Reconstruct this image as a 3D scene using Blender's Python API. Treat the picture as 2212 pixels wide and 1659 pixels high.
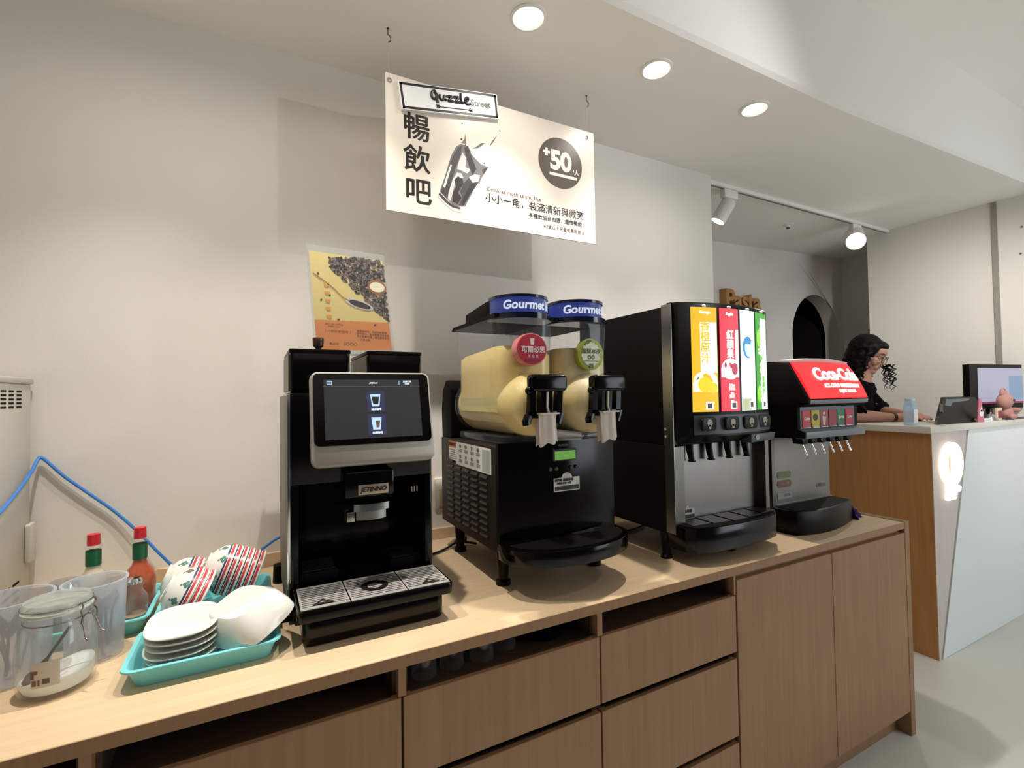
import bpy, bmesh, math, random
from mathutils import Vector as V, Matrix, Quaternion
from math import sin, cos, pi, radians as rad
random.seed(7)
SC = bpy.context.scene
COL = SC.collection
for o in list(bpy.data.objects):
    bpy.data.objects.remove(o)

# ------------------------------------------------------------------ camera
W, H, F = 2212, 1659, 1043.46
CAM = V((0, 0, 1.375))
YAW, PIT, ROL = 0.48384089, 0.02496513, -0.01476957
_w = V((sin(YAW)*cos(PIT), cos(YAW)*cos(PIT), sin(PIT)))
_r0 = V((cos(YAW), -sin(YAW), 0)); _u0 = _r0.cross(_w)
_r = _r0*cos(ROL) + _u0*sin(ROL); _u = _u0*cos(ROL) - _r0*sin(ROL)
cam = bpy.data.objects.new('camera', bpy.data.cameras.new('camera'))
COL.objects.link(cam)
cam.data.sensor_width = 36.0; cam.data.sensor_fit = 'HORIZONTAL'
cam.data.lens = 36.0*F/W; cam.data.clip_start = 0.02; cam.data.clip_end = 100
M3 = Matrix((_r, _u, -_w)).transposed()
cam.matrix_world = Matrix.Translation(CAM) @ M3.to_4x4()
SC.camera = cam

def ray(x, y):
    return _r*((x-W/2)/F) - _u*((y-H/2)/F) + _w
def on_y(x, y, Y):          # the photograph's point x, y on the upright plane at depth Y
    d = ray(x, y); return CAM + d*(Y/d.y)
def on_z(x, y, Z):
    d = ray(x, y); return CAM + d*((Z-CAM.z)/d.z)
def on_x(x, y, X):
    d = ray(x, y); return CAM + d*(X/d.x)

# ------------------------------------------------------------------ view, world, lights
SC.view_settings.view_transform = 'Standard'
SC.view_settings.look = 'None'
SC.view_settings.gamma = 1.0
SC.view_settings.exposure = 0.0
SC.view_settings.use_curve_mapping = False
SC.cycles.max_bounces = 10
SC.cycles.diffuse_bounces = 6
SC.cycles.transparent_max_bounces = 24
SC.cycles.sample_clamp_indirect = 6.0
wd = bpy.data.worlds.new('world'); SC.world = wd; wd.use_nodes = True
wd.node_tree.nodes['Background'].inputs[0].default_value = (0.86, 0.93, 1.0, 1)
wd.node_tree.nodes['Background'].inputs[1].default_value = WORLD = 0.045

def area(name, loc, target, sx, sy, power, color):
    l = bpy.data.lights.new(name, 'AREA'); l.shape = 'RECTANGLE'
    l.size = sx; l.size_y = sy; l.energy = power; l.color = color
    o = bpy.data.objects.new(name, l); COL.objects.link(o); o.location = loc
    o.rotation_euler = (V(target)-V(loc)).to_track_quat('-Z', 'Y').to_euler()
    return o
def spot(name, loc, target, power, color, angle, blend=0.5, r=0.04, parent=None):
    l = bpy.data.lights.new(name, 'SPOT'); l.energy = power; l.color = color
    l.spot_size = rad(angle); l.spot_blend = blend; l.shadow_soft_size = r
    o = bpy.data.objects.new(name, l); COL.objects.link(o); o.location = loc
    o.rotation_euler = (V(target)-V(loc)).to_track_quat('-Z', 'Y').to_euler()
    if parent:
        o.parent = parent; o.location = V(loc) - parent.location
    return o
# daylight from the shop front, to the right behind the camera
area('daylight_window', (3.9, -1.25, 1.5), (3.3, 1.2, 0.7), 1.8, 1.9, 42, (0.83, 0.93, 1.0))
# weak overhead fill, added behind the camera
area('overhead_fill', (0.2, -1.6, 2.95), (0.2, -1.0, 0), 2.0, 1.2, 3, (1.0, 0.93, 0.84))
for dx, dy in ((0.1, -0.75), (2.0, -0.95)):
    spot('floor_bounce_fill', (dx, dy, 2.95), (dx, dy-.1, 0), 200, (1.0, 0.93, 0.86), 62, 0.7, 0.05)  # added fill: lights the floor so its bounce brightens the ceiling
spot('dining_room_spot', (1.83, 0.15, 2.45), (0.5, 1.75, 2.1), 21, (0.97, 0.96, 1.0), 100, 0.8, 0.02)

# ------------------------------------------------------------------ materials
def lin(c):
    c = c/255.0
    return c/12.92 if c <= 0.04045 else ((c+0.055)/1.055)**2.4
def rgb(r, g, b): return (lin(r), lin(g), lin(b), 1)
_mats = {}
def mat(name, col, rough=0.5, metal=0.0, var=0.06, scale=30.0, bump=0.0, bscale=200.0, coat=0.0, emit=0.0, spec=0.5, sss=0.0):
    if name in _mats: return _mats[name]
    m = bpy.data.materials.new(name); m.use_nodes = True; nt = m.node_tree; N = nt.nodes
    b = N['Principled BSDF']
    b.inputs['Roughness'].default_value = rough; b.inputs['Metallic'].default_value = metal
    b.inputs['Coat Weight'].default_value = coat
    b.inputs['Specular IOR Level'].default_value = spec
    tc = N.new('ShaderNodeTexCoord')
    nz = N.new('ShaderNodeTexNoise'); nz.inputs['Scale'].default_value = scale; nz.inputs['Detail'].default_value = 3
    nt.links.new(tc.outputs['Object'], nz.inputs['Vector'])
    mx = N.new('ShaderNodeMix'); mx.data_type = 'RGBA'
    c = rgb(*col)
    mx.inputs['A'].default_value = tuple(max(0, v*(1-var)) for v in c[:3])+(1,)
    mx.inputs['B'].default_value = tuple(min(1, v*(1+var)) for v in c[:3])+(1,)
    nt.links.new(nz.outputs['Fac'], mx.inputs['Factor'])
    nt.links.new(mx.outputs['Result'], b.inputs['Base Color'])
    if emit > 0:
        nt.links.new(mx.outputs['Result'], b.inputs['Emission Color']); b.inputs['Emission Strength'].default_value = emit
        for l in list(b.inputs['Base Color'].links): nt.links.remove(l)
        b.inputs['Base Color'].default_value = (0.02, 0.02, 0.02, 1)      # a lit face: its colour is its own light
    if sss > 0:
        b.inputs['Subsurface Weight'].default_value = sss; b.inputs['Subsurface Scale'].default_value = 0.02
    if bump > 0:
        n2 = N.new('ShaderNodeTexNoise'); n2.inputs['Scale'].default_value = bscale; n2.inputs['Detail'].default_value = 2
        nt.links.new(tc.outputs['Object'], n2.inputs['Vector'])
        bp = N.new('ShaderNodeBump'); bp.inputs['Strength'].default_value = bump; bp.inputs['Distance'].default_value = 0.002
        nt.links.new(n2.outputs['Fac'], bp.inputs['Height']); nt.links.new(bp.outputs['Normal'], b.inputs['Normal'])
    _mats[name] = m
    return m
def wood(name, c0, c1, sc, rough=0.45):
    if name in _mats: return _mats[name]
    m = bpy.data.materials.new(name); m.use_nodes = True; nt = m.node_tree; N = nt.nodes
    b = N['Principled BSDF']; b.inputs['Roughness'].default_value = rough
    tc = N.new('ShaderNodeTexCoord'); mp = N.new('ShaderNodeMapping'); mp.inputs['Scale'].default_value = sc
    nt.links.new(tc.outputs['Object'], mp.inputs['Vector'])
    n1 = N.new('ShaderNodeTexNoise'); n1.inputs['Scale'].default_value = 1.0; n1.inputs['Detail'].default_value = 6; n1.inputs['Roughness'].default_value = 0.65; n1.inputs['Distortion'].default_value = 0.3
    nt.links.new(mp.outputs['Vector'], n1.inputs['Vector'])
    cr = N.new('ShaderNodeValToRGB'); cr.color_ramp.elements[0].position = 0.3; cr.color_ramp.elements[1].position = 0.72
    cr.color_ramp.elements[0].color = rgb(*c0); cr.color_ramp.elements[1].color = rgb(*c1)
    nt.links.new(n1.outputs['Fac'], cr.inputs['Fac']); nt.links.new(cr.outputs['Color'], b.inputs['Base Color'])
    bp = N.new('ShaderNodeBump'); bp.inputs['Strength'].default_value = 0.05; bp.inputs['Distance'].default_value = 0.001
    nt.links.new(n1.outputs['Fac'], bp.inputs['Height']); nt.links.new(bp.outputs['Normal'], b.inputs['Normal'])
    _mats[name] = m
    return m
def clear(name, tint=(1, 1, 1), gloss=0.12, rough=0.03, haze=0.0, hazecol=(255, 255, 255)):
    """thin clear glass or plastic: mostly see-through, glossy at grazing angles, with a little milky haze"""
    if name in _mats: return _mats[name]
    m = bpy.data.materials.new(name); m.use_nodes = True; nt = m.node_tree; N = nt.nodes
    for n in list(N):
        if n.type != 'OUTPUT_MATERIAL': N.remove(n)
    out = [n for n in N if n.type == 'OUTPUT_MATERIAL'][0]
    tr = N.new('ShaderNodeBsdfTransparent'); tr.inputs[0].default_value = (*tint, 1)
    gl = N.new('ShaderNodeBsdfGlossy'); gl.inputs['Roughness'].default_value = rough
    lw = N.new('ShaderNodeLayerWeight'); lw.inputs['Blend'].default_value = 0.5
    fr = N.new('ShaderNodeMath'); fr.operation = 'POWER'; fr.inputs[1].default_value = 4.0
    nt.links.new(lw.outputs['Facing'], fr.inputs[0])
    tc = N.new('ShaderNodeTexCoord'); nz = N.new('ShaderNodeTexNoise'); nz.inputs['Scale'].default_value = 9
    nt.links.new(tc.outputs['Object'], nz.inputs['Vector'])
    ml = N.new('ShaderNodeMath'); ml.operation = 'MULTIPLY_ADD'; ml.inputs[1].default_value = 0.55; ml.inputs[2].default_value = 0.015+gloss*0.12
    nt.links.new(fr.outputs[0], ml.inputs[0])
    m1 = N.new('ShaderNodeMixShader'); nt.links.new(ml.outputs[0], m1.inputs[0])
    nt.links.new(tr.outputs[0], m1.inputs[1]); nt.links.new(gl.outputs[0], m1.inputs[2])
    last = m1
    if haze > 0:
        df = N.new('ShaderNodeBsdfDiffuse'); df.inputs[0].default_value = rgb(*hazecol)
        tl = N.new('ShaderNodeBsdfTranslucent'); tl.inputs[0].default_value = rgb(*hazecol)
        ad = N.new('ShaderNodeMixShader'); nt.links.new(df.outputs[0], ad.inputs[1]); nt.links.new(tl.outputs[0], ad.inputs[2])
        mh = N.new('ShaderNodeMath'); mh.operation = 'MULTIPLY_ADD'; mh.inputs[1].default_value = haze*0.5; mh.inputs[2].default_value = haze*0.75
        nt.links.new(nz.outputs['Fac'], mh.inputs[0])
        m2 = N.new('ShaderNodeMixShader'); nt.links.new(mh.outputs[0], m2.inputs[0])
        nt.links.new(last.outputs[0], m2.inputs[1]); nt.links.new(ad.outputs[0], m2.inputs[2]); last = m2
    nt.links.new(last.outputs[0], out.inputs[0])
    _mats[name] = m
    return m

WALL = mat('wall_paint', (228, 223, 216), 0.75, var=0.015, scale=3, bump=0.12, bscale=350)
CEIL = mat('ceiling_paint', (240, 237, 232), 0.8, var=0.015, scale=3)
FLOORM = mat('polished_concrete', (206, 204, 194), 0.38, var=0.08, scale=2.2)
OAKT = wood('oak_laminate_top', (212, 184, 148), (223, 197, 163), (2.5, 70, 70), 0.40)
OAKF = wood('oak_laminate_front_shaded', (140, 104, 72), (156, 118, 84), (75, 75, 2.5), 0.5)  # same oak as the top, darkened for the shade on the fronts
OAKIN = wood('oak_laminate_recess_shade', (58, 42, 30), (72, 52, 38), (75, 75, 2.5), 0.6)  # oak darkened further: shade of niches and recesses put into the colour
OAKS = wood('oak_veneer_brown', (172, 120, 70), (192, 140, 86), (70, 70, 2.5), 0.5)
WEDGE = wood('pale_ash_veneer', (196, 184, 180), (208, 196, 190), (50, 50, 2), 0.5)
BLACK = mat('black_plastic', (10, 7, 7), 0.35, var=0.1, spec=0.16)
BLACKG = mat('black_gloss', (7, 4, 4), 0.14, var=0.1, spec=0.28)
BLACKM = mat('black_matte', (15, 12, 10), 0.6, var=0.12, bump=0.1, spec=0.1)
DGREY = mat('dark_grey_plastic', (58, 54, 50), 0.5, var=0.08)
GREYP = mat('grey_plastic', (104, 103, 102), 0.45)
LGREY = mat('light_grey_enamel', (192, 188, 178), 0.45, var=0.03)
STEEL = mat('brushed_steel', (168, 166, 163), 0.3, 1.0, var=0.06, scale=14)
PLATE = mat('brushed_steel_shaded', (128, 123, 118), 0.36, 1.0, var=0.06, scale=14)  # darker copy of the steel, shade under the dispenser heads in its colour
STEELD = mat('dark_steel', (110, 106, 100), 0.38, 1.0, var=0.08, scale=14)
CHROME = mat('chrome', (215, 215, 218), 0.12, 1.0, var=0.03)
SILVER = mat('silver_plastic', (170, 164, 155), 0.4, 0.35, var=0.03)
WHITE = mat('white_ceramic', (238, 237, 230), 0.14, var=0.015, coat=0.3)
WHITEP = mat('white_plastic', (232, 230, 226), 0.4, var=0.02)
WHITEM = mat('white_melamine', (226, 231, 232), 0.35, var=0.015)
PAPER = mat('white_paper', (236, 236, 232), 0.6, var=0.03)
INK = mat('black_ink', (32, 26, 26), 0.5)
INKG = mat('grey_ink', (120, 116, 112), 0.55)
TEAL = mat('teal_tray_plastic', (128, 212, 218), 0.35, var=0.03)
GLASS = clear('clear_glass', (0.97, 0.985, 0.98), 0.15, 0.02, 0.04)
GLASSG = clear('jar_glass', (0.975, 0.985, 0.985), 0.25, 0.03, 0.07)
PLAST = clear('frosted_plastic', (0.95, 0.96, 0.98), 0.15, 0.12, 0.40, (236, 240, 248))
TANK = clear('clear_tank_plastic', (0.97, 0.98, 1.0), 0.2, 0.04, 0.05, (225, 235, 250))
ACRY = clear('clear_acrylic', (0.98, 0.99, 0.99), 0.2, 0.03, 0.06)
RED = mat('red_plastic', (208, 32, 48), 0.35)
GREENF = mat('green_foil', (34, 104, 66), 0.3, 0.35, var=0.25, scale=60)
BLUECAB = mat('blue_cable', (58, 122, 200), 0.4)
GLOW = mat('lamp_glow', (255, 250, 240), 0.5, emit=9.0, var=0.0)
def E(name, col, s, var=0.03, scale=8): return mat(name, col, 0.4, emit=s, var=var, scale=scale)

# ------------------------------------------------------------------ mesh helpers
def empty(name, loc, label=None, cat=None, group=None):
    o = bpy.data.objects.new(name, None); COL.objects.link(o); o.location = loc
    o.empty_display_size = 0.03
    if label: o['label'] = label; o['category'] = cat
    if group: o['group'] = group
    return o
def tag(o, label, cat, group=None):
    o['label'] = label; o['category'] = cat
    if group: o['group'] = group
    return o
def origin_of(p):
    t = V((0, 0, 0))
    while p is not None:
        t = t + p.location; p = p.parent
    return t
class MB:
    def __init__(s, *mats):
        s.bm = bmesh.new(); s.mats = list(mats); s.mi = 0; s.smooth = True
    def use(s, m):
        if m not in s.mats: s.mats.append(m)
        s.mi = s.mats.index(m); return s
    def _take(s, b, M=None):
        if M is not None: bmesh.ops.transform(b, matrix=M, verts=b.verts)
        bmesh.ops.recalc_face_normals(b, faces=b.faces)
        me = bpy.data.meshes.new('tmp')
        for f in b.faces: f.material_index = s.mi
        b.to_mesh(me); b.free(); s.bm.from_mesh(me); bpy.data.meshes.remove(me)
        return s
    def box(s, x0, x1, y0, y1, z0, z1, b=0.0, seg=2, M=None):
        t = bmesh.new(); bmesh.ops.create_cube(t, size=1)
        for v in t.verts:
            v.co = V(((x0+x1)/2+v.co.x*(x1-x0), (y0+y1)/2+v.co.y*(y1-y0), (z0+z1)/2+v.co.z*(z1-z0)))
        if b > 0:
            b = min(b, abs(x1-x0)*.49, abs(y1-y0)*.49, abs(z1-z0)*.49)
            bmesh.ops.bevel(t, geom=list(t.edges), offset=b, segments=seg, affect='EDGES', profile=0.5)
        return s._take(t, M)
    def loft(s, rings, cap0=True, cap1=True, closed=True, M=None):
        t = bmesh.new(); R = [[t.verts.new(V(p)) for p in r] for r in rings]; n = len(R[0])
        for a, b in zip(R, R[1:]):
            for i in range(n if closed else n-1):
                j = (i+1) % n
                try: t.faces.new((a[i], a[j], b[j], b[i]))
                except ValueError: pass
        if cap0: t.faces.new(R[0])
        if cap1: t.faces.new(R[-1])
        bmesh.ops.remove_doubles(t, verts=t.verts, dist=1e-6)
        return s._take(t, M)
    def cyl(s, p0, p1, r0, r1=None, n=24, cap=True):
        p0, p1 = V(p0), V(p1); r1 = r0 if r1 is None else r1
        q = (p1-p0).to_track_quat('Z', 'Y'); X = q @ V((1, 0, 0)); Y = q @ V((0, 1, 0))
        rg = [[p+X*(r*cos(2*pi*i/n))+Y*(r*sin(2*pi*i/n)) for i in range(n)] for p, r in ((p0, r0), (p1, r1))]
        return s.loft(rg, cap, cap)
    def lathe(s, c, prof, n=36, M=None, axis='z', cap0=False, cap1=False):
        c = V(c); rg = []
        for r, h in prof:
            ring = []
            for i in range(n):
                a = 2*pi*i/n; p = (r*cos(a), r*sin(a), h)
                if axis == 'y': p = (r*cos(a), h, r*sin(a))
                if axis == 'x': p = (h, r*cos(a), r*sin(a))
                ring.append(c+V(p))
            rg.append(ring)
        return s.loft(rg, cap0, cap1, M=M)
    def sph(s, c, r, n=16, M=None):
        r = (r, r, r) if isinstance(r, (int, float)) else r
        t = bmesh.new(); bmesh.ops.create_uvsphere(t, u_segments=n, v_segments=max(6, n*2//3), radius=1)
        for v in t.verts: v.co = V((v.co.x*r[0], v.co.y*r[1], v.co.z*r[2]))
        T = Matrix.Translation(V(c))
        return s._take(t, T if M is None else T @ M)
    def tube(s, pts, r, n=8, cap=True):
        pts = [V(p) for p in pts]; rg = []; up = None
        for i, p in enumerate(pts):
            d = (pts[min(i+1, len(pts)-1)]-pts[max(i-1, 0)]).normalized()
            if up is None: up = d.orthogonal().normalized()
            up = (up - d*up.dot(d)).normalized(); sd = d.cross(up)
            rr = r[i] if isinstance(r, (list, tuple)) else r
            rg.append([p+up*(rr*cos(2*pi*k/n))+sd*(rr*sin(2*pi*k/n)) for k in range(n)])
        return s.loft(rg, cap, cap)
    def prism(s, poly, plane, lo, hi, b=0.0, M=None):
        """extrude a 2-D outline: plane 'xz' along y, 'yz' along x, 'xy' along z"""
        f = {'xz': lambda a, c, h: (a, h, c), 'yz': lambda a, c, h: (h, a, c), 'xy': lambda a, c, h: (a, c, h)}[plane]
        t = bmesh.new()
        A = [t.verts.new(f(a, c, lo)) for a, c in poly]; B = [t.verts.new(f(a, c, hi)) for a, c in poly]
        n = len(poly); t.faces.new(A); t.faces.new(B[::-1])
        for i in range(n): t.faces.new((A[i], A[(i+1) % n], B[(i+1) % n], B[i]))
        if b > 0:
            bmesh.ops.recalc_face_normals(t, faces=t.faces)
            es = [e for e in t.edges if e.is_manifold and e.calc_face_angle(0) > 0.35]
            bmesh.ops.bevel(t, geom=es, offset=b, segments=2, affect='EDGES', profile=0.5)
        return s._take(t, M)
    def poly(s, pts):
        t = bmesh.new(); t.faces.new([t.verts.new(V(p)) for p in pts])
        return s._take(t)
    def build(s, name, parent=None, shift=True, angle=35):
        if parent is not None and shift:
            bmesh.ops.translate(s.bm, verts=s.bm.verts, vec=-origin_of(parent))
        me = bpy.data.meshes.new(name); s.bm.to_mesh(me); s.bm.free()
        for m in s.mats: me.materials.append(m)
        if s.smooth:
            for p in me.polygons: p.use_smooth = True
            me.set_sharp_from_angle(angle=rad(angle))
        o = bpy.data.objects.new(name, me); COL.objects.link(o)
        if parent is not None: o.parent = parent
        return o
def rrect(x0, x1, y0, y1, r, n=5):
    out = []
    for cx, cy, a in ((x1-r, y1-r, 0), (x0+r, y1-r, pi/2), (x0+r, y0+r, pi), (x1-r, y0+r, 3*pi/2)):
        for i in range(n+1):
            t = a+pi/2*i/n; out.append((cx+r*cos(t), cy+r*sin(t)))
    return out
def ell(cx, cy, rx, ry, n=24, a0=0): return [(cx+rx*cos(a0+2*pi*i/n), cy+ry*sin(a0+2*pi*i/n)) for i in range(n)]
def superell(hx, hy, p, n=40):
    o = []
    for i in range(n):
        a = 2*pi*i/n; c, d = cos(a), sin(a)
        o.append((hx*math.copysign(abs(c)**(2/p), c), hy*math.copysign(abs(d)**(2/p), d)))
    return o
def cr(pts, n=8):
    """smooth curve through points"""
    P = [V(p) for p in pts]; P = [P[0]*2-P[1]] + P + [P[-1]*2-P[-2]]; out = []
    for i in range(1, len(P)-2):
        for k in range(n):
            t = k/n; a, b, c, d = P[i-1], P[i], P[i+1], P[i+2]
            out.append(0.5*((2*b)+(c-a)*t+(2*a-5*b+4*c-d)*t*t+(3*b-a-3*c+d)*t**3))
    out.append(P[-2]); return out
def copy_tree(o, parent=None):
    c = o.copy(); COL.objects.link(c)
    if parent is not None: c.parent = parent
    for ch in list(o.children): copy_tree(ch, c)
    return c
def text_mesh(body, size, bold=0.0, align='CENTER', ext=0.0004, spacing=1.0, shear=0.0):
    fat = bold if any(ord(ch) > 0x2e80 for ch in body) else 0.0
    if fat: bold = 0.0
    cu = bpy.data.curves.new('t', 'FONT'); cu.body = body; cu.size = size; cu.offset = bold; cu.extrude = ext
    cu.align_x = align; cu.align_y = 'CENTER'; cu.space_character = spacing; cu.resolution_u = 3; cu.shear = shear
    ob = bpy.data.objects.new('t', cu); COL.objects.link(ob)
    dg = bpy.context.evaluated_depsgraph_get(); dg.update()
    me = bpy.data.meshes.new_from_object(ob.evaluated_get(dg))
    bpy.data.objects.remove(ob); bpy.data.curves.remove(cu)
    if fat > 0:          # a heavier stroke: the same outline laid down five times, a hair apart
        b = bmesh.new(); b.from_mesh(me); out = bmesh.new()
        for k, (dx, dy) in enumerate(((0, 0), (fat, 0), (-fat, 0), (0, fat*.8), (0, -fat*.8))):
            me2 = me.copy()
            for v in me2.vertices: v.co += V((dx, dy, k*.00003))
            out.from_mesh(me2); bpy.data.meshes.remove(me2)
        out.to_mesh(me); out.free(); b.free()
    return me
def text(name, body, m, parent, pos, size, right=(1, 0, 0), up=(0, 0, 1), bold=0.0, align='CENTER', ext=0.0004, spacing=1.0, shear=0.0, sx=1.0, fn=None):
    me = text_mesh(body, size, bold, align, ext, spacing, shear)
    R, U = V(right).normalized(), V(up).normalized(); Nn = R.cross(U); pos = V(pos)
    og = origin_of(parent) if parent else V((0, 0, 0))
    for v in me.vertices:
        c = v.co.copy()
        v.co = (fn(c) if fn else pos+R*(c.x*sx)+U*c.y+Nn*c.z) - og
    me.materials.clear(); me.materials.append(m); me.name = name
    o = bpy.data.objects.new(name, me); COL.objects.link(o)
    if parent: o.parent = parent
    return o
def struct(o): o['kind'] = 'structure'; return o
# ------------------------------------------------------------------ room shell
YW, ZC, ZT = 1.755, 2.533, 0.845
def zceil(x): return ZC + max(0.0, x-2.14)*0.0385
struct(MB(FLOORM).box(-2.6, 6.2, -3.4, 4.2, -0.06, 0.0).build('floor'))
m = MB(CEIL)
xs = [-2.6, 2.14, 6.2]
low = [(x, y) for x in xs for y in (1.085, 4.2)]
# lower ceiling over the counter, the step up and the raised ceiling of the dining room, one 6 cm thick shell
prof = [(4.2, 0), (1.10, 0), (1.085, 0.012), (1.085, 0.50), (-3.4, 0.50), (-3.4, 0.56), (4.2, 0.56)]
rg = [[(x, y, (zceil(x) if h < 0.49 else ZC)+h) for y, h in prof] for x in xs]
struct(m.loft(rg).build('ceiling', angle=20))
struct(MB(WALL).box(-2.6, 2.137, YW, YW+0.12, 0, ZC).build('wall_back'))
struct(MB(WALL).box(-2.72, -2.6, -3.4, YW+0.12, 0, 3.09).build('wall_left'))
# the pasta kitchen behind: back wall with an arched opening, side wall and a dark passage
YR, XA0, XA1, ZA = 2.60, 4.16, 4.885, 2.26
arc = [(XA0, 0.0)]
rx = (XA1-XA0)/2; cxA = (XA0+XA1)/2; zs = ZA-rx*1.05
for i in range(25):
    a = pi-pi*i/24; arc.append((cxA+rx*cos(a), zs+rx*1.05*sin(a)))
arc.append((XA1, 0.0))
m = MB(WALL)
X0, X1, ZB = 2.0, 4.96, 2.66
t = bmesh.new()
for yy in (YR, YR+0.13):
    outer = [(X0, 0), (X0, ZB)] + [(X0+(X1-X0)*k/24, ZB) for k in range(25)][1:] + [(X1, 0)]
    # strips between the arch and the outer edge
A = arc
n = len(A)
def outer_pt(i):
    if i == 0: return (X0, 0.0)
    if i == n-1: return (X1, 0.0)
    k = (i-1)/(n-3)
    return (X0+(X1-X0)*k, ZB)
for yy in (YR, YR+0.13):
    vi = [t.verts.new((p[0], yy, p[1])) for p in A]; vo = [t.verts.new((*outer_pt(i)[:1], yy, outer_pt(i)[1])) for i in range(n)]
    for i in range(n-1): t.faces.new((vi[i], vi[i+1], vo[i+1], vo[i]))
    if yy == YR: f_i, f_o = vi, vo
    else:
        for i in range(n-1):
            t.faces.new((f_i[i], f_i[i+1], vi[i+1], vi[i])); t.faces.new((f_o[i], f_o[i+1], vo[i+1], vo[i]))
m._take(t)
o = struct(m.build('wall_recess'))
struct(MB(WALL).box(4.96, 5.06, 2.06, 4.1, 0, 2.66).build('wall_recess_right'))
struct(MB(WALL).box(4.33, 4.43, -3.4, 2.076, 0, 2.62).use(WALL).box(4.43, 5.06, 1.98, 2.06, 0, 2.62).box(4.33, 4.43, -3.4, 1.08, 2.62, 3.03).build('wall_right'))
DARK = mat('unlit_passage_colour', (20, 17, 15), 0.9)  # darkness of the unlit passage put into its wall colour
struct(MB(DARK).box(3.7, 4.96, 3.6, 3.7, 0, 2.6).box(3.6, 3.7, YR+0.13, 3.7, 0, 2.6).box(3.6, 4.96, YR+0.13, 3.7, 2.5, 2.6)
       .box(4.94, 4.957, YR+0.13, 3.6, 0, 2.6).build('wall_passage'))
# grey joint strip down the right wall and two screw dots
GAP = mat('grey_joint_filler', (150, 144, 136), 0.7)
struct(MB(GAP).box(4.322, 4.33, 1.305, 1.335, 0.9, 2.612).build('trim_1'))
for y, z, lb in ((1.19, 2.41, 'upper'), (1.20, 2.24, 'lower')):
    tag(MB(INKG).cyl((4.329, y, z), (4.324, y, z), 0.006, n=10).build('screw_hole'), lb+' of two small dark screw holes high on the right wall', 'screw hole')

# ------------------------------------------------------------------ drinks counter
m = MB(OAKT)
m.box(-1.6, 2.295, 1.002, YW, 0.82, ZT, 0.0015, 1).use(OAKF).box(-1.6, 2.295, 1.0, 1.002, 0.82, ZT-.0006).use(OAKT)  # front edge in the darkened oak, to carry its shade
m.box(-1.6, 2.295, YW-0.014, YW, ZT, 0.885, 0.0015, 1)
tag(m.build('worktop'), 'long light oak worktop with a low upstand along the white wall', 'worktop')

def drawer_unit(x0, x1, label):
    c = empty('drawer_unit', ((x0+x1)/2, 1.3, 0), label, 'cabinet', 'oak drawer units under the worktop')
    g = 0.0025
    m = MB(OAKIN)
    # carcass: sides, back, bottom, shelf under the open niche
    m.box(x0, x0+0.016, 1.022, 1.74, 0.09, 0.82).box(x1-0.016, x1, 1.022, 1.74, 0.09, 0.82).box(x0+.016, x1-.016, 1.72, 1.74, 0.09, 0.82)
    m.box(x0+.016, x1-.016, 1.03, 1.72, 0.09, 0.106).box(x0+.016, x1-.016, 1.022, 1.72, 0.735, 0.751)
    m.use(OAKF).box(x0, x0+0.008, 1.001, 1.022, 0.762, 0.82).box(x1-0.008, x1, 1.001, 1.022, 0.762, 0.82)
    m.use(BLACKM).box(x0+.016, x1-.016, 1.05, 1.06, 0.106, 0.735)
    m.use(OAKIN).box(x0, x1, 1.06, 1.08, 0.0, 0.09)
    m.build('carcass', c)
    for z0, z1 in ((0.592, 0.760), (0.342, 0.572), (0.092, 0.322)):
        m = MB(OAKF)
        m.box(x0+g, x1-g, 1.0, 1.019, z0, z1, 0.001, 1)
        d = m.build('drawer', c)
        MB(OAKIN).prism([(1.019, z1-0.035), (1.019, z1), (1.012, z1+0.0002), (1.03, z1-0.03), (1.03, z1-0.035)], 'yz', x0+0.02, x1-0.02).build('finger_grip', d)
    return c
drawer_unit(-0.745, -0.242, 'leftmost oak drawer unit, only its corner showing at the bottom left')
drawer_unit(-0.242, 0.261, 'oak drawer unit with a dark open niche below the coffee machine')
drawer_unit(0.261, 0.768, 'oak drawer unit with glasses glinting in its niche')
drawer_unit(0.768, 1.283, 'oak drawer unit right beside the tall double doors')
c = empty('double_door_cabinet', (1.8, 1.3, 0), 'oak cabinet with two tall plain doors at the right end of the counter', 'cabinet')
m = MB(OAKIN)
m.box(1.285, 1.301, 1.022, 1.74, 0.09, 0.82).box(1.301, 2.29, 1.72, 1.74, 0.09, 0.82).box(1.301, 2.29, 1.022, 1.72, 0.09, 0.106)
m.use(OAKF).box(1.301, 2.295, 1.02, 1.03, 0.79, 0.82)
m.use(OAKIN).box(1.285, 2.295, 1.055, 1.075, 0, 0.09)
m.build('carcass', c)
tag(MB(OAKF).box(2.296, 2.329, 0.999, YW, 0.0, 0.847, 0.0015, 1).build('end_panel'), 'upright oak end panel closing the right end of the drinks counter', 'panel')
for a, b in ((1.2875, 1.7875), (1.7905, 2.2935)):
    MB(OAKF).box(a, b, 1.0, 1.019, 0.098, 0.804, 0.001, 1).build('door', c)
MB(OAKF).box(1.285, 2.295, 1.05, 1.0549, 0.0, 0.09).build('plinth', c)

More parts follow.
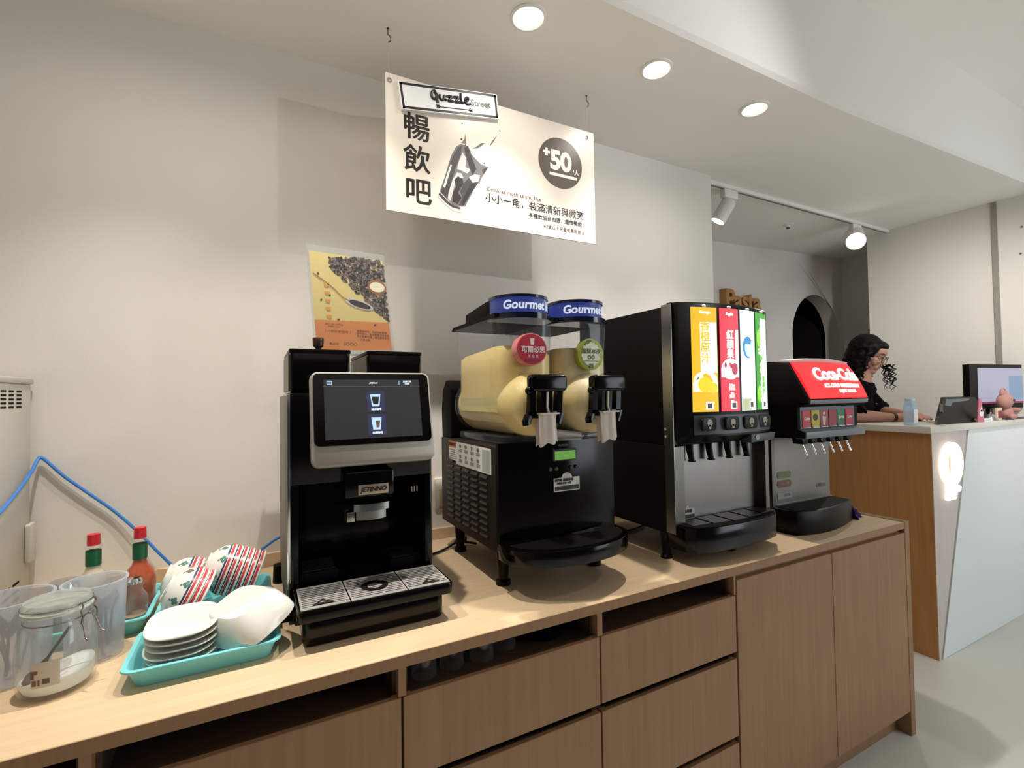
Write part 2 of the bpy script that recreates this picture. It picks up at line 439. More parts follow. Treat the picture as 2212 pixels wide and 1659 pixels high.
# upturned glasses in the niche
def tumbler(name, mt, r0, r1, h, wall=0.0022):
    m = MB(mt)
    m.lathe((0, 0, 0), [(0.0005, 0.0), (r0, 0.0), (r1, h), (r1-wall, h), (r0-wall, 0.006), (0.0005, 0.006)], 28)
    return m.build(name)
g0 = tumbler('tumbler', GLASS, 0.026, 0.029, 0.055)
pos = [((0.33, 1.075), 'leftmost upturned glass in the dark niche of the drawer unit'),
       ((0.40, 1.085), 'second upturned glass from the left in the dark niche'),
       ((0.475, 1.080), 'third upturned glass from the left in the dark niche'),
       ((0.545, 1.10), 'rightmost upturned glass in the dark niche')]
for i, ((x, y), lb) in enumerate(pos):
    o = g0 if i == 0 else g0.copy()
    if i: COL.objects.link(o)
    o.location = (x, y, 0.751+0.0555); o.rotation_euler = (pi, 0, 0.3*i)
    tag(o, lb, 'glass', 'glasses stored in the niche')
m = MB(BLACKG).lathe((0.66, 1.12, 0.7512), [(0.0005, 0.004), (0.055, 0.004), (0.072, 0.028), (0.075, 0.028), (0.058, 0.0), (0.0005, 0.0)], 32)
tag(m.build('bowl'), 'shallow black bowl in the niche right of the glasses', 'bowl')

# ------------------------------------------------------------------ wall socket
c = empty('wall_socket', (0.615, YW, 0.97), 'beige wall socket plate between coffee machine and slush machine', 'socket')
z0, z1 = 0.955, 1.03
MB(mat('cream_plastic', (214, 206, 190), 0.4)).prism(rrect(0.585, 0.66, z0, z1+.04, 0.006), 'xz', YW-0.008, YW-0.0004, 0.002).build('plate', c)
MB(mat('tan_plastic', (186, 164, 132), 0.4)).box(0.60, 0.645, YW-0.011, YW-0.0082, 0.965, 1.03, 0.002).build('outlet', c)

# ------------------------------------------------------------------ ceiling fittings
WARM = (1.0, 0.935, 0.845)
def downlight(x, label):
    c = empty('recessed_downlight', (x, 1.252, ZC), label, 'downlight', 'recessed downlights over the drinks counter')
    MB(WHITEP).lathe((x, 1.252, ZC), [(0.056, 0.0), (0.056, -0.004), (0.048, -0.006), (0.041, 0.0), (0.041, 0.004), (0.0005, 0.004)], 36).build('trim_ring', c)
    MB(GLOW).lathe((x, 1.252, ZC), [(0.0005, -0.003), (0.03, -0.0028), (0.0395, -0.0012), (0.0395, 0.0005), (0.0005, 0.0005)], 32).build('diffuser', c)
    spot('downlight_beam', (x, 1.252, ZC-0.012), (x, 1.252, 0), DL, WARM, 86, 1.0, 0.012, parent=c)
    spot('downlight_spill', (x, 1.252, ZC-0.014), (x, 1.252, 0), SPILL, WARM, 172, 1.0, 0.034, parent=c)
    return c
DL = 54
SPILL = 8
downlight(-0.317, 'recessed ceiling downlight above the trays, out past the top left')
downlight(0.208, 'recessed ceiling downlight above the coffee machine')
downlight(0.733, 'leftmost glowing ceiling downlight in view, over the hanging sign')
downlight(1.258, 'middle glowing ceiling downlight of the three in view')
downlight(1.795, 'rightmost glowing ceiling downlight, nearest the track rail')
for x, lb in ((0.361, 'small metal ceiling hook above the left end of the sign'), (1.126, 'small metal ceiling hook above the right end of the sign')):
    m = MB(STEELD).cyl((x, 1.488, ZC), (x, 1.488, ZC-0.002), 0.004, n=12)
    pts = [(x, 1.488, ZC)] + [(x+0.009*sin(a*pi/180)*1.0, 1.488, ZC-0.02-0.012*(1-cos(a*pi/180))*1.0) for a in range(0, 200, 20)]
    m.tube(cr(pts, 3), 0.0016, 6)
    tag(m.build('ceiling_hook'), lb, 'hook', 'ceiling hooks for the sign')
# track rail with two spotlights over the kitchen opening
def tr_y(x): return 1.812+(x-2.28)*(1.934-1.812)/(4.33-2.28)
m = MB(WHITEP)
def rail(x0, x1):
    rg = []
    for x in (x0, x1):
        z = zceil(x); y = tr_y(x); rg.append([(x, y-.018, z), (x, y+.018, z), (x, y+.018, z-.02), (x, y-.018, z-.02)])
    return rg
m.loft(rail(2.16, 4.325))
m.use(INKG).loft([[(x, tr_y(x)-.006, zceil(x)-.0204), (x, tr_y(x)+.006, zceil(x)-.0204), (x, tr_y(x)+.006, zceil(x)-.0212), (x, tr_y(x)-.006, zceil(x)-.0212)] for x in (2.2, 4.3)])
tag(m.build('track_rail'), 'thin white ceiling track rail running over the kitchen opening', 'track rail')
def track_spot(x, dirv, label, power, rr=0.04, ln=0.13):
    y = tr_y(x); z = zceil(x)-0.021
    c = empty('track_spotlight', (x, y, z), label, 'spotlight', 'white spotlights on the ceiling track')
    MB(WHITEP).box(x-.055, x+.055, y-.017, y+.017, z-.05, z, 0.004).build('adapter', c)
    MB(WHITEP).cyl((x-.02, y, z-.05), (x-.02, y, z-.085), 0.007, n=12).build('stem', c)
    p = V((x-.02, y, z-.088)); d = V(dirv).normalized()
    a = p-d*0.03; b = p+d*(ln-0.03)
    q = d.to_track_quat('Z', 'Y').to_matrix().to_4x4()
    T = Matrix.Translation(a) @ q
    MB(WHITEP).lathe((0, 0, 0), [(0.0005, 0), (rr*.8, 0.002), (rr, 0.014), (rr, ln), (rr-.004, ln), (rr-.006, ln-.012), (0.0005, ln-.012)], 28, M=T).build('can', c)
    MB(GLOW).lathe((0, 0, 0), [(0.0005, ln+0.004), (rr*.7, ln+0.002), (rr-.006, ln-.006), (rr-.006, ln-.010), (0.0005, ln-.010)], 28, M=T).build('lens', c)
    spot('spot_beam', b+d*0.03, b+d*2, power, (1, .93, .82), 80, 0.6, 0.03, parent=c)
track_spot(2.36, (-0.35, 0.35, -0.85), 'white track spotlight near the end of the back wall, pointing down left', 9)
spot('right_wall_fill', (3.0, 0.55, 2.48), (4.3, 1.6, 1.45), 90, (1.0, 0.96, 0.9), 76, 1.0, 0.04)  # added fill without a fitting, brightens the right wall
track_spot(3.82, (-0.72, -0.45, -0.5), 'track spotlight with a glaring round lens nearest the right wall', 22, 0.062, 0.16)
p = on_z(1702, 485, zceil(3.4))
m = MB(WHITEP).lathe((p.x, p.y, zceil(p.x)), [(0.0005, -0.022), (0.012, -0.02), (0.016, -0.008), (0.034, -0.005), (0.036, 0), (0.0005, 0)], 24).use(STEELD).cyl((p.x, p.y, zceil(p.x)-.03), (p.x, p.y, zceil(p.x)-.022), 0.012, n=12)
tag(m.build('ceiling_sprinkler'), 'small round sprinkler on the kitchen ceiling beyond the track', 'sprinkler')

# ------------------------------------------------------------------ pasta sign on the kitchen wall
OAKL = wood('honey_wood', (176, 128, 72), (198, 150, 92), (3, 40, 40), 0.5)
c = empty('wooden_word_sign', (3.42, YR, 2.0), 'honey coloured wooden letters reading Pasta on the kitchen wall', 'sign')
text('lettering', 'Pasta', OAKL, c, (3.44, YR-0.032, 2.105), 0.215, bold=0.006, ext=0.03, spacing=0.95)

# ------------------------------------------------------------------ reception counter
ZS = 1.187
c = empty('reception_counter', (3.6, 1.25, 0), 'white fronted reception counter with a brown side and glowing emblem corner', 'reception counter')
LAM = mat('white_laminate', (226, 230, 230), 0.42, var=0.015, scale=4)
m = MB(mat('pale_solid_surface', (218, 212, 202), 0.4, var=0.02))
m.prism([(3.012, 1.185), (4.326, 1.185), (4.326, 1.56), (3.27, 1.56), (3.27, 1.98), (3.012, 1.98)], 'xy', 1.153, ZS, 0.002)
m.build('top_slab', c)
MB(OAKS).box(3.055, 3.075, 1.202, 1.97, 0, 1.153).build('side_panel', c)
MB(WEDGE).prism([(3.056, 0.001), (3.075, 0.001), (3.462, 1.1528), (3.056, 1.1528)], 'xz', 1.20, 1.218).build('corner_wedge', c)
MB(GAP).prism([(3.076, 0.001), (3.088, 0.001), (3.478, 1.1528), (3.463, 1.1528)], 'xz', 1.206, 1.218).build('shadow_joint', c)
MB(LAM).prism([(3.089, 0.001), (4.326, 0.001), (4.326, 1.1528), (3.479, 1.1528)], 'xz', 1.197, 1.218).build('front_panel', c)
m = MB(WHITEP).box(3.5, 4.326, 1.52, 1.54, 0.0, 1.1528).box(3.255, 3.27, 1.56, 1.97, 0, 1.1528)
m.build('inner_panel', c)
# glowing emblem: oval ring, stem and foot
c = empty('neon_emblem', (3.22, 1.195, 0.95), 'glowing white ring shaped emblem on the corner of the reception counter', 'illuminated sign')
NEON = E('neon_white', (255, 246, 222), 1.7, 0.0)
cx, cz = 3.222, 0.985
m = MB(NEON)
out = ell(cx, cz, 0.116, 0.114, 40); inn = ell(cx-0.016, cz, 0.040, 0.070, 40)
rg = []
for yy, pts in ((1.175, out), (1.175, inn), (1.194, inn), (1.194, out)): rg.append([(a, yy, b) for a, b in pts])
rg.append(rg[0])
m.loft(rg, False, False)
m.build('ring', c)
m = MB(NEON).prism([(3.155, 0.80), (3.245, 0.80), (3.262, 0.836), (3.30, 0.834), (3.31, 0.862), (3.262, 0.875), (3.245, 0.883), (3.165, 0.883)], 'xz', 1.175, 1.194, 0.004)
m.build('stem', c)
for x, z in ((3.19, 1.06), (3.25, 1.06), (3.2, 0.83)): MB(STEELD).cyl((x, 1.194, z), (x, 1.1995, z), 0.006, n=8).build('standoff', c)

# things on the reception counter
c = empty('display_monitor', (3.86, 1.24, ZS), 'black framed monitor with a pale lilac screen on the reception counter', 'monitor')
A0, B0 = V((3.815, 1.30, 0)), V((4.318, 1.215, 0))
dx = (B0-A0).normalized(); ny = V((-dx.y, dx.x, 0))
def mon(x, z, d=0.0): return A0+dx*x-ny*0+ny*d+V((0, 0, z))
L = (B0-A0).length; zb, zt = 1.255, 1.527
def mbox(m, x0, x1, z0, z1, d0, d1):
    return m.loft([[mon(x0, z0, d), mon(x1, z0, d), mon(x1, z1, d), mon(x0, z1, d)] for d in (d0, d1)])
mbox(MB(BLACK), 0, L, zb, zt, 0, 0.035).build('housing', c)
mbox(MB(E('screen_lilac', (196, 196, 220), 0.75, 0.02)), 0.075, L-0.004, zb+0.03, zt-0.022, -0.003, 0.0).build('screen', c)
mbox(MB(E('screen_blue', (160, 190, 226), 0.6, 0.05)), 0.37, L-0.004, zb+0.05, zt-0.07, -0.0042, -0.0032).build('screen_window', c)
mbox(MB(E('screen_pink', (196, 70, 110), 0.45, 0.05)), 0.075, L-0.004, zb+0.03, zb+0.042, -0.0044, -0.0033).build('screen_bar', c)
m = MB(BLACK); q = mon(L/2, 0); m.box(q.x-.09, q.x+.09, q.y-.03, q.y+.09, ZS, ZS+.012, 0.003).box(q.x-.02, q.x+.02, q.y+.03, q.y+.05, ZS+.01, zb+.06)
m.build('stand', c)
c = empty('tablet_terminal', (3.42, 1.27, ZS), 'black tablet terminal tilted back on its stand, behind the glowing emblem', 'tablet')
T0 = [(3.20, 1.232, ZS+.001), (3.80, 1.205, ZS+.001), (3.765, 1.262, ZS+.143), (3.43, 1.285, ZS+.143)]
def thick(m, P, d): return m.loft([[V(p) for p in P], [V(p)+V(d) for p in P]])
thick(MB(BLACK), T0, (.004, .014, .003)).build('tablet', c)
T1 = [V(T0[3]).lerp(V(T0[2]), u).lerp(V(T0[0]).lerp(V(T0[1]), u), v)-V((.0004, .0012, .0)) for u, v in ((.08, .06), (.80, .06), (.52, .42), (.08, .30))]
thick(MB(mat('slate_sheen', (70, 82, 88), 0.25)), T1, (0, .0008, 0)).build('glass_sheen', c)  # sheen on the tablet painted as a lighter grey patch
thick(MB(BLACKG), [(3.47, 1.285, ZS+.001), (3.70, 1.27, ZS+.001), (3.70, 1.285, ZS+.135), (3.47, 1.298, ZS+.135)], (.0, .012, 0)).build('stand_leg', c)
thick(MB(DGREY), [(3.285, 1.24, ZS+.068), (3.30, 1.24, ZS+.062), (3.355, 1.26, ZS+.105), (3.34, 1.26, ZS+.11)], (0, .01, 0)).build('card_reader', c)
c = empty('sanitiser_bottle', (3.06, 1.30, ZS), 'tall clear squared bottle with pale label at the counter corner', 'bottle')
bx, by = 3.085, 1.30
m = MB(clear('ice_plastic', (0.9, 0.96, 1.0), 0.3, 0.08, 0.5, (214, 232, 250)))
m.prism(rrect(bx-.024, bx+.024, by-.024, by+.024, .008), 'xy', ZS, ZS+.105, 0.004).loft([[(a, b, z) for a, b in rrect(bx-w, bx+w, by-w*.85, by+w*.85, .01)] for w, z in ((.0235, ZS+.105), (.0235, ZS+.122), (.022, ZS+.132))])
m.build('bottle_body', c)
MB(WHITEP).box(bx-.02, bx+.02, by-.0258, by-.0242, ZS+.012, ZS+.085).build('bottle_label', c)
MB(mat('ice_cap', (190, 222, 236), 0.3)).cyl((bx, by, ZS+.132), (bx, by, ZS+.142), .021).build('cap', c)
c = empty('acrylic_card_stand', (3.55, 1.225, ZS), 'small red and pink acrylic card stand right of the tablet', 'card stand')
PK = mat('pink_card', (196, 92, 116), 0.3); 
m = MB(PK).prism([(3.605, ZS+.001), (3.69, ZS+.001), (3.67, ZS+.09), (3.655, ZS+.135), (3.635, ZS+.135), (3.622, ZS+.09)], 'xz', 1.1995, 1.2035); m.build('card', c)
MB(WHITEP).prism(ell(3.652, ZS+.05, .026, .02, 16)+[], 'xz', 1.1983, 1.1993).prism([(3.638, ZS+.06), (3.668, ZS+.06), (3.655, ZS+.09)], 'xz', 1.1983, 1.1993).build('card_print', c)
MB(ACRY).box(3.61, 3.70, 1.189, 1.209, ZS+.0002, ZS+.0009).build('base', c)
m = MB(PAPER)
for k in range(6): m.box(3.62+.004*k % .01, 3.80, 1.2+.002*(k % 3), 1.225, ZS+.0002+k*.0032, ZS+.003+k*.0032)
tag(m.build('paper_pile'), 'low pile of white paper slips at the counter edge', 'paper')
c = empty('service_bell', (3.79, 1.215, ZS), 'shiny silver bell beside the paper slips', 'bell')
bx, by = 3.845, 1.222
MB(CHROME).lathe((bx, by, ZS), [(.0005, .0), (.032, .0), (.033, .006), (.03, .012), (.024, .028), (.012, .038), (.0005, .04)], 24).build('dome', c)
MB(CHROME).cyl((bx, by, ZS+.039), (bx, by, ZS+.05), .004, n=10).build('button', c)
c = empty('photo_frame', (3.93, 1.215, ZS), 'small white frame with a dark red square beside the plush toy', 'frame')
MB(mat('cream_frame', (222, 196, 176), 0.5)).box(3.905, 3.975, 1.21, 1.222, ZS+.0002, ZS+.075, 0.002).build('frame', c)
MB(mat('crimson_card', (120, 16, 34), 0.5)).box(3.915, 3.965, 1.2088, 1.2098, ZS+.014, ZS+.058).build('picture', c)
c = empty('plush_toy', (4.02, 1.24, ZS), 'small dusty pink plush animal sitting before the monitor', 'plush toy')
FUR = mat('pink_plush', (190, 140, 132), 0.95, var=0.12, scale=80, bump=0.6, bscale=500)
bx, by = 4.03, 1.216
m = MB(FUR).sph((bx+.03, by, ZS+.045), (.045, .031, .046)).sph((bx, by-.003, ZS+.115), (.058, .037, .048)).sph((bx-.03, by-.002, ZS+.165), (.018, .012, .026)).sph((bx+.016, by+.002, ZS+.165), (.02, .012, .024))
m.sph((bx+.06, by-.02, ZS+.02), (.028, .02, .018)).sph((bx+.01, by-.028, ZS+.02), (.024, .02, .018)).sph((bx+.05, by-.03, ZS+.06), (.016, .03, .014))
m.build('plush_body', c)
for ex, ey in ((.006, -.038), (.042, -.032)): MB(INK).sph((bx+ex, by+ey, ZS+.118), .006).build('eye', c)
MB(mat('grey_bow', (120, 108, 110), 0.8)).sph((bx-.004, by, ZS+.183), (.014, .008, .009)).build('bow', c)
tag(MB(mat('navy_box', (44, 50, 72), 0.4)).box(3.985, 4.32, 1.19, 1.199, ZS+.0002, ZS+.012, 0.001).build('pen_tray'), 'dark blue low tray along the counter edge under the plush toy', 'tray')
# ------------------------------------------------------------------ coffee machine
c = empty('coffee_machine', (0.237, 1.42, ZT), 'black bean-to-cup coffee machine with a large tilted touch screen', 'coffee machine')
SIDEP = mat('taupe_side_panel', (112, 105, 92), 0.45, 0.2)
m = MB(BLACKG)
m.box(0.066, 0.41, 1.255, 1.63, 1.17, 1.39, 0.004).box(0.066, 0.41, 1.40, 1.63, 0.865, 1.17, 0.003)
m.box(0.066, 0.084, 1.255, 1.40, 0.93, 1.17, 0.002).box(0.392, 0.41, 1.255, 1.40, 0.93, 1.17, 0.002)
m.box(0.07, 0.41, 1.25, 1.63, 0.862, 0.93, 0.004)
m.build('body', c)
MB(SIDEP).box(0.058, 0.0655, 1.262, 1.635, 0.866, 1.384, 0.002).build('side_panel', c)
MB(CHROME).box(0.059, 0.0665, 1.2535, 1.2615, 0.93, 1.388, 0.002).build('edge_strip', c)
MB(SIDEP).box(0.4105, 0.414, 1.262, 1.635, 0.866, 1.384, 0.001).build('side_panel', c)
m = MB(BLACKM)
for i, (x, y) in enumerate(((0.055, 1.30), (0.055, 1.575), (0.385, 1.30), (0.385, 1.575))):
    MB(BLACKM).cyl((x, y, ZT+.0004), (x, y, 0.895 if x < .1 else .866), 0.019, 0.017, 20).build('foot', c)
m.bm.free()
# hoppers
for x0, x1 in ((0.069, 0.211), (0.256, 0.40)):
    h = MB(BLACKG).prism(rrect(x0, x1, 1.30, 1.56, 0.008), 'xy', 1.3905, 1.49, 0.001).build('bean_hopper', c)
    MB(BLACK).prism(rrect(x0-.002, x1+.002, 1.297, 1.563, 0.008), 'xy', 1.4902, 1.50, 0.002).build('hopper_lid', h)
    if x0 < .1:
        MB(SIDEP).box(x0-.0035, x0-.0005, 1.31, 1.555, 1.395, 1.487).build('hopper_side', h)
        MB(mat('smoked_brown', (58, 36, 28), 0.2)).lathe((0.138, 1.34, 1.5002), [(.0005, 0), (.007, 0), (.007, .006), (.013, .012), (.0145, .03), (.013, .033), (.0005, .033)], 24).build('hopper_lock', h)
    else:
        MB(SIDEP).box(x0-.0035, x0-.0005, 1.31, 1.555, 1.395, 1.487).build('hopper_side', h)
# tilted touch screen
tl = V((0.108, 1.238, 1.44)); wdt = 0.293; hgt = 0.228; tilt = rad(12)
Tscr = Matrix.Translation(V((0.108+wdt/2, 1.212, 1.215+hgt/2))) @ Matrix.Rotation(-tilt, 4, 'X')
def srr(m, x0, x1, z0, z1, r, y0, y1, b=0.0):
    return m.prism(rrect(x0, x1, z0, z1, r), 'xz', y0, y1, b, M=Tscr)
s = srr(MB(SILVER), -wdt/2, wdt/2, -hgt/2, hgt/2, 0.018, 0.002, 0.032, 0.004).build('screen_housing', c)
srr(MB(BLACKG), -wdt/2+.006, wdt/2-.006, -hgt/2+.048, hgt/2-.005, 0.013, -0.0005, 0.0019).build('glass_panel', s)
srr(MB(E('screen_dark', (34, 36, 44), 0.55, 0.02)), -wdt/2+.03, wdt/2-.03, -hgt/2+.062, hgt/2-.02, 0.0005, -0.001, -0.0006).build('display', s)
TEALN = E('screen_cyan', (170, 205, 235), 1.0); TILE = E('screen_tile', (38, 46, 84), 0.8); SCW = E('screen_white', (225, 235, 245), 1.2)
def sp(x, z, y=-0.0016): return Tscr @ V((x, y, z))
Rs = (Tscr.to_3x3() @ V((1, 0, 0))); Us = (Tscr.to_3x3() @ V((0, 0, 1)))
for z0 in (0.012, -0.046): srr(MB(TILE), -0.018, 0.026, z0, z0+.052, .001, -.0013, -.0011).build('drink_tile', s)
for z0 in (0.026, -0.032):
    MB(E('screen_ice', (190, 222, 250), 1.1)).prism([(-.006, z0), (.012, z0), (.0155, z0+.03), (-.0095, z0+.03)], 'xz', -.0017, -.0014, M=Tscr).build('drink_icon', s)
MB(E('screen_coffee', (28, 22, 24), 0.3)).prism([(-.003, .031), (.009, .031), (.012, .050), (-.0065, .050)], 'xz', -.0020, -.0018, M=Tscr).build('drink_icon_fill', s)
MB(E('screen_latte', (130, 96, 80), 0.6)).prism([(.002, -.027), (.009, -.027), (.0115, -.010), (.001, -.010)], 'xz', -.0020, -.0018, M=Tscr).build('drink_icon_fill', s)
text('screen_text', '美式咖啡', SCW, s, sp(.004, .018), .0062, Rs, Us, bold=.0003)
text('screen_text', '拿鐵咖啡', SCW, s, sp(.004, -.040), .0062, Rs, Us, bold=.0003)
text('screen_logo', 'JETINNO', SCW, s, sp(0, .085), .005, Rs, Us, shear=.3, bold=.0002)
text('screen_text', '22/05/28\n13:05', SCW, s, sp(.085, .086), .006, Rs, Us, bold=.0002)
text('screen_text', '∭', TEALN, s, sp(.064, .085), .008, Rs, Us)
m = MB(TEALN); srr(m, -.110, -.098, .080, .091, .002, -.0014, -.0011)
m.use(TILE); srr(m, -.108, -.1045, .083, .088, .0005, -.0017, -.0015); srr(m, -.1035, -.100, .083, .088, .0005, -.0017, -.0015)
m.build('menu_icon', s)
m = MB(INKG); srr(m, -.118, .118, .0765, .0772, .0003, -.0014, -.0011); m.build('divider_line', s)
# front details
m = MB(BLACKG).box(0.18, 0.30, 1.205, 1.256, 1.135, 1.20, 0.008); m.build('brew_head', c)
MB(mat('nickel_plate', (178, 160, 142), 0.4, 0.4)).box(0.212, 0.284, 1.2025, 1.2045, 1.142, 1.166, 0.001).build('badge', c)
text('badge_lettering', 'JETINNO', INK, c, (0.248, 1.2018, 1.154), 0.0155, bold=0.0005, shear=0.25, sx=0.98)
m = MB(CHROME)
def curved(m, x0, x1, z0, z1, bow, y):
    rg = []
    for k in range(9):
        t = k/8; x = x0+(x1-x0)*t; yy = y-bow*(1-(2*t-1)**2)
        rg.append([(x, yy, z0), (x, yy, z1), (x, 1.255, z1), (x, 1.255, z0)])
    return m.loft(rg)
curved(m, 0.203, 0.287, 1.102, 1.119, 0.012, 1.212); m.build('spout_collar', c)
curved(MB(STEEL), 0.209, 0.280, 1.080, 1.1015, 0.010, 1.216).build('milk_spout', c)
MB(STEEL).box(0.188, 0.207, 1.222, 1.255, 1.076, 1.100, 0.002).build('side_nozzle', c)
m = MB(SILVER)
for k in range(3): m.box(0.355+k*.007, 0.358+k*.007, 1.2525, 1.2546, 1.128, 1.142)
m.build('vent_marks', c)
# drip tray with grilles
tr = MB(BLACKG).prism(rrect(0.071, 0.415, 1.105, 1.25, 0.014), 'xy', 0.905, 0.930, 0.003).prism(rrect(0.083, 0.398, 1.125, 1.255, 0.02), 'xy', 0.8455, 0.905, 0.006).build('drip_tray', c)
for a, b in ((0.078, 0.178), (0.181, 0.305), (0.308, 0.408)):
    m = MB(mat('satin_grille', (214, 212, 206), 0.3, 0.55)); m.box(a, b, 1.112, 1.245, 0.9303, 0.9318)
    m.use(BLACKM)
    n = 11
    for k in range(n):
        y = 1.125+k*.0105
        xa, xb = a+.004, b-.004
        m.box(xa, xb, y, y+.0022, 0.9318, 0.9322)
    m.build('drip_grille', tr)
for x in (0.125, 0.365):
    m = MB(STEELD)
    tri = [(x-.022, 1.128), (x+.022, 1.128), (x, 1.155)]; ti = [(x-.012, 1.1325), (x+.012, 1.1325), (x, 1.147)]
    for k in range(3):
        j = (k+1) % 3
        m.prism([tri[k], tri[j], ti[j], ti[k]], 'xy', 0.9322, 0.9332)
    m.build('cup_mark', tr)
m = MB(BLACKM).lathe((0.243, 1.175, 0.9322), [(.018, 0), (.03, 0), (.031, .0012), (.026, .0016), (.017, .001)], 32); m.build('drain_ring', tr)
for x0, x1 in ((0.088, 0.175), (0.305, 0.388)):
    m = MB(BLACKM).box(x0, x1, 1.275, 1.385, 0.931, 0.955, .003)
    m.use(STEELD)
    for k in range(8): m.box(x0+.006, x1-.006, 1.282+k*.012, 1.287+k*.012, 0.955, 0.9566)
    m.build('cup_shelf', c)

# ------------------------------------------------------------------ acrylic poster stand on the coffee machine
c = empty('poster_stand', (0.24, 1.585, 1.50), 'clear acrylic stand with a coffee bean poster on top of the coffee machine', 'poster stand')
c.location = (0.225, 1.45, 1.50)
YP = 1.45
def pp(x, y, d=0): q = on_y(x, y, YP-d); return q
TLp, TRp, BLp, BRp = on_y(660, 527, YP), on_y(828, 553, YP), on_y(679, 757, YP), on_y(851, 757, YP)
def pq(u, v, d=0.0):
    a = TLp.lerp(TRp, u); b = BLp.lerp(BRp, u); p = a.lerp(b, v); return V((p.x, YP-d, p.z))
def pbox(m, u0, u1, v0, v1, d0, d1):
    return m.loft([[pq(u0, v0, d), pq(u1, v0, d), pq(u1, v1, d), pq(u0, v1, d)] for d in (d0, d1)])
m = MB(ACRY); pbox(m, 0, 1, 0, 1.045, 0.0, 0.0025); pbox(m, 0, 1, 0, 1.045, 0.0055, 0.008)
m.box(0.14, 0.36, YP-.035, YP+.035, 1.5005, 1.5035); m.build('acrylic_holder', c)
POY = mat('poster_yellow', (255, 228, 150), 0.5, var=0.04, scale=12); POO = mat('poster_orange', (250, 158, 84), 0.5, var=0.05, scale=12)
m = MB(POY); pbox(m, .03, .97, .06, .71, .0032, .0045); m.use(POO); pbox(m, .03, .97, .71, 1.0, .0032, .0045)
p = m.build('poster', c)
BN = [mat('bean_dark', (62, 44, 40), 0.5), mat('bean_mid', (98, 72, 66), 0.5), mat('bean_black', (38, 28, 30), 0.5), mat('bean_grey', (142, 120, 114), 0.5)]
m = MB(*BN)
rnd = random.Random(3)
def bean(u, v, s, mi):
    a = rnd.random()*6.3; pts = []
    for k in range(8):
        t = 2*pi*k/8; x, y = s*cos(t), s*.66*sin(t)
        pts.append(pq(u+(x*cos(a)-y*sin(a))/1.0, v+(x*sin(a)+y*cos(a))*.78, .0049+mi*.0001))
    m.mi = mi; m.poly(pts)
cnt = 0
while cnt < 760:
    u, v = rnd.random()*.94+.03, rnd.random()*.64+.07
    lo = 0.10+0.05*sin(u*9); 
    inside = (v < .15+.9*(u-.2) and v > .02+.15*(.9-u) and u > .28) and v < .72
    wedge = v > .62*(1-u)+.03 and v < .30+.55*u-.1 and u > .25
    if (u > .28 and v > .13-.1*u and v < .12+.75*(u-.18) and rnd.random() < .95):
        pass
    else: continue
    # leave the cream spoon clear
    if (u-.55)**2/.016+(v-.50)**2/.006 < 1 and rnd.random() < .9: continue
    if (u-.86)**2/.010+(v-.36)**2/.005 < 1: continue
    bean(u, min(v, .69), .020+.008*rnd.random(), rnd.randrange(4)); cnt += 1
for u, v in ((.13, .52), (.24, .47), (.12, .27), (.32, .70), (.78, .74)): bean(u, v, .018, 0)
m.build('bean_picture', p)
CREAM = mat('cream_print', (250, 240, 214), 0.5); TAN = mat('tan_print', (176, 120, 84), 0.5)
m = MB(TAN); m.poly([pq(.86+.125*cos(t*pi/12), .345+.075*sin(t*pi/12), .0055) for t in range(24)])
m.use(CREAM); m.poly([pq(.86+.10*cos(t*pi/12), .345+.052*sin(t*pi/12), .0057) for t in range(24)])
m.use(WHITEP); m.poly([pq(.60+.17*cos(t*pi/12)+.05*sin(t*pi/12), .535+.055*sin(t*pi/12)+.02*cos(t*pi/12), .0055) for t in range(24)])
m.use(BN[0]); m.poly([pq(.61+.13*cos(t*pi/12)+.04*sin(t*pi/12), .54+.038*sin(t*pi/12)+.015*cos(t*pi/12), .0057) for t in range(24)])
m.use(TAN)
for (a, b), (d, e) in zip(((.06, .27), (.18, .33), (.30, .40), (.40, .48)), ((.18, .33), (.30, .40), (.40, .48), (.48, .51))):
    m.poly([pq(a, b-.006, .0056), pq(d, e-.006, .0056), pq(d, e+.008, .0056), pq(a, b+.008, .0056)])
m.build('spoon_print', p)
m = MB(mat('cup_print', (226, 160, 72), 0.5))
for k in range(5):
    v = .36+.075*k; m.poly([pq(.21-.035, v, .0056), pq(.21+.035, v, .0056), pq(.21+.02, v+.03, .0056), pq(.21-.02, v+.03, .0056)])
m.build('cup_row', p)
PB = mat('poster_brown_ink', (140, 72, 30), 0.6)
Rp = (TRp-TLp).normalized(); Up = V((0, 0, 1))
for tx, u, v, sz in (('BEST OF COFFEE\nEVERY DAY', .26, .76, .0065), ('〔 一杯好的咖啡 〕', .30, .82, .0095), ('嚴選咖啡豆，現磨現煮香醇', .73, .815, .0072), ('獨特風味，層次豐富口感滑順', .74, .842, .0072), ('每日新鮮供應，讓您盡情享用', .74, .869, .0072), ('方便品嘗', .63, .896, .0072), ('角咖啡', .24, .94, .009), ('LOOO', .44, .94, .013)):
    text('poster_text', tx, PB, p, pq(u, v, .00465), sz, Rp, Up, ext=.00004)

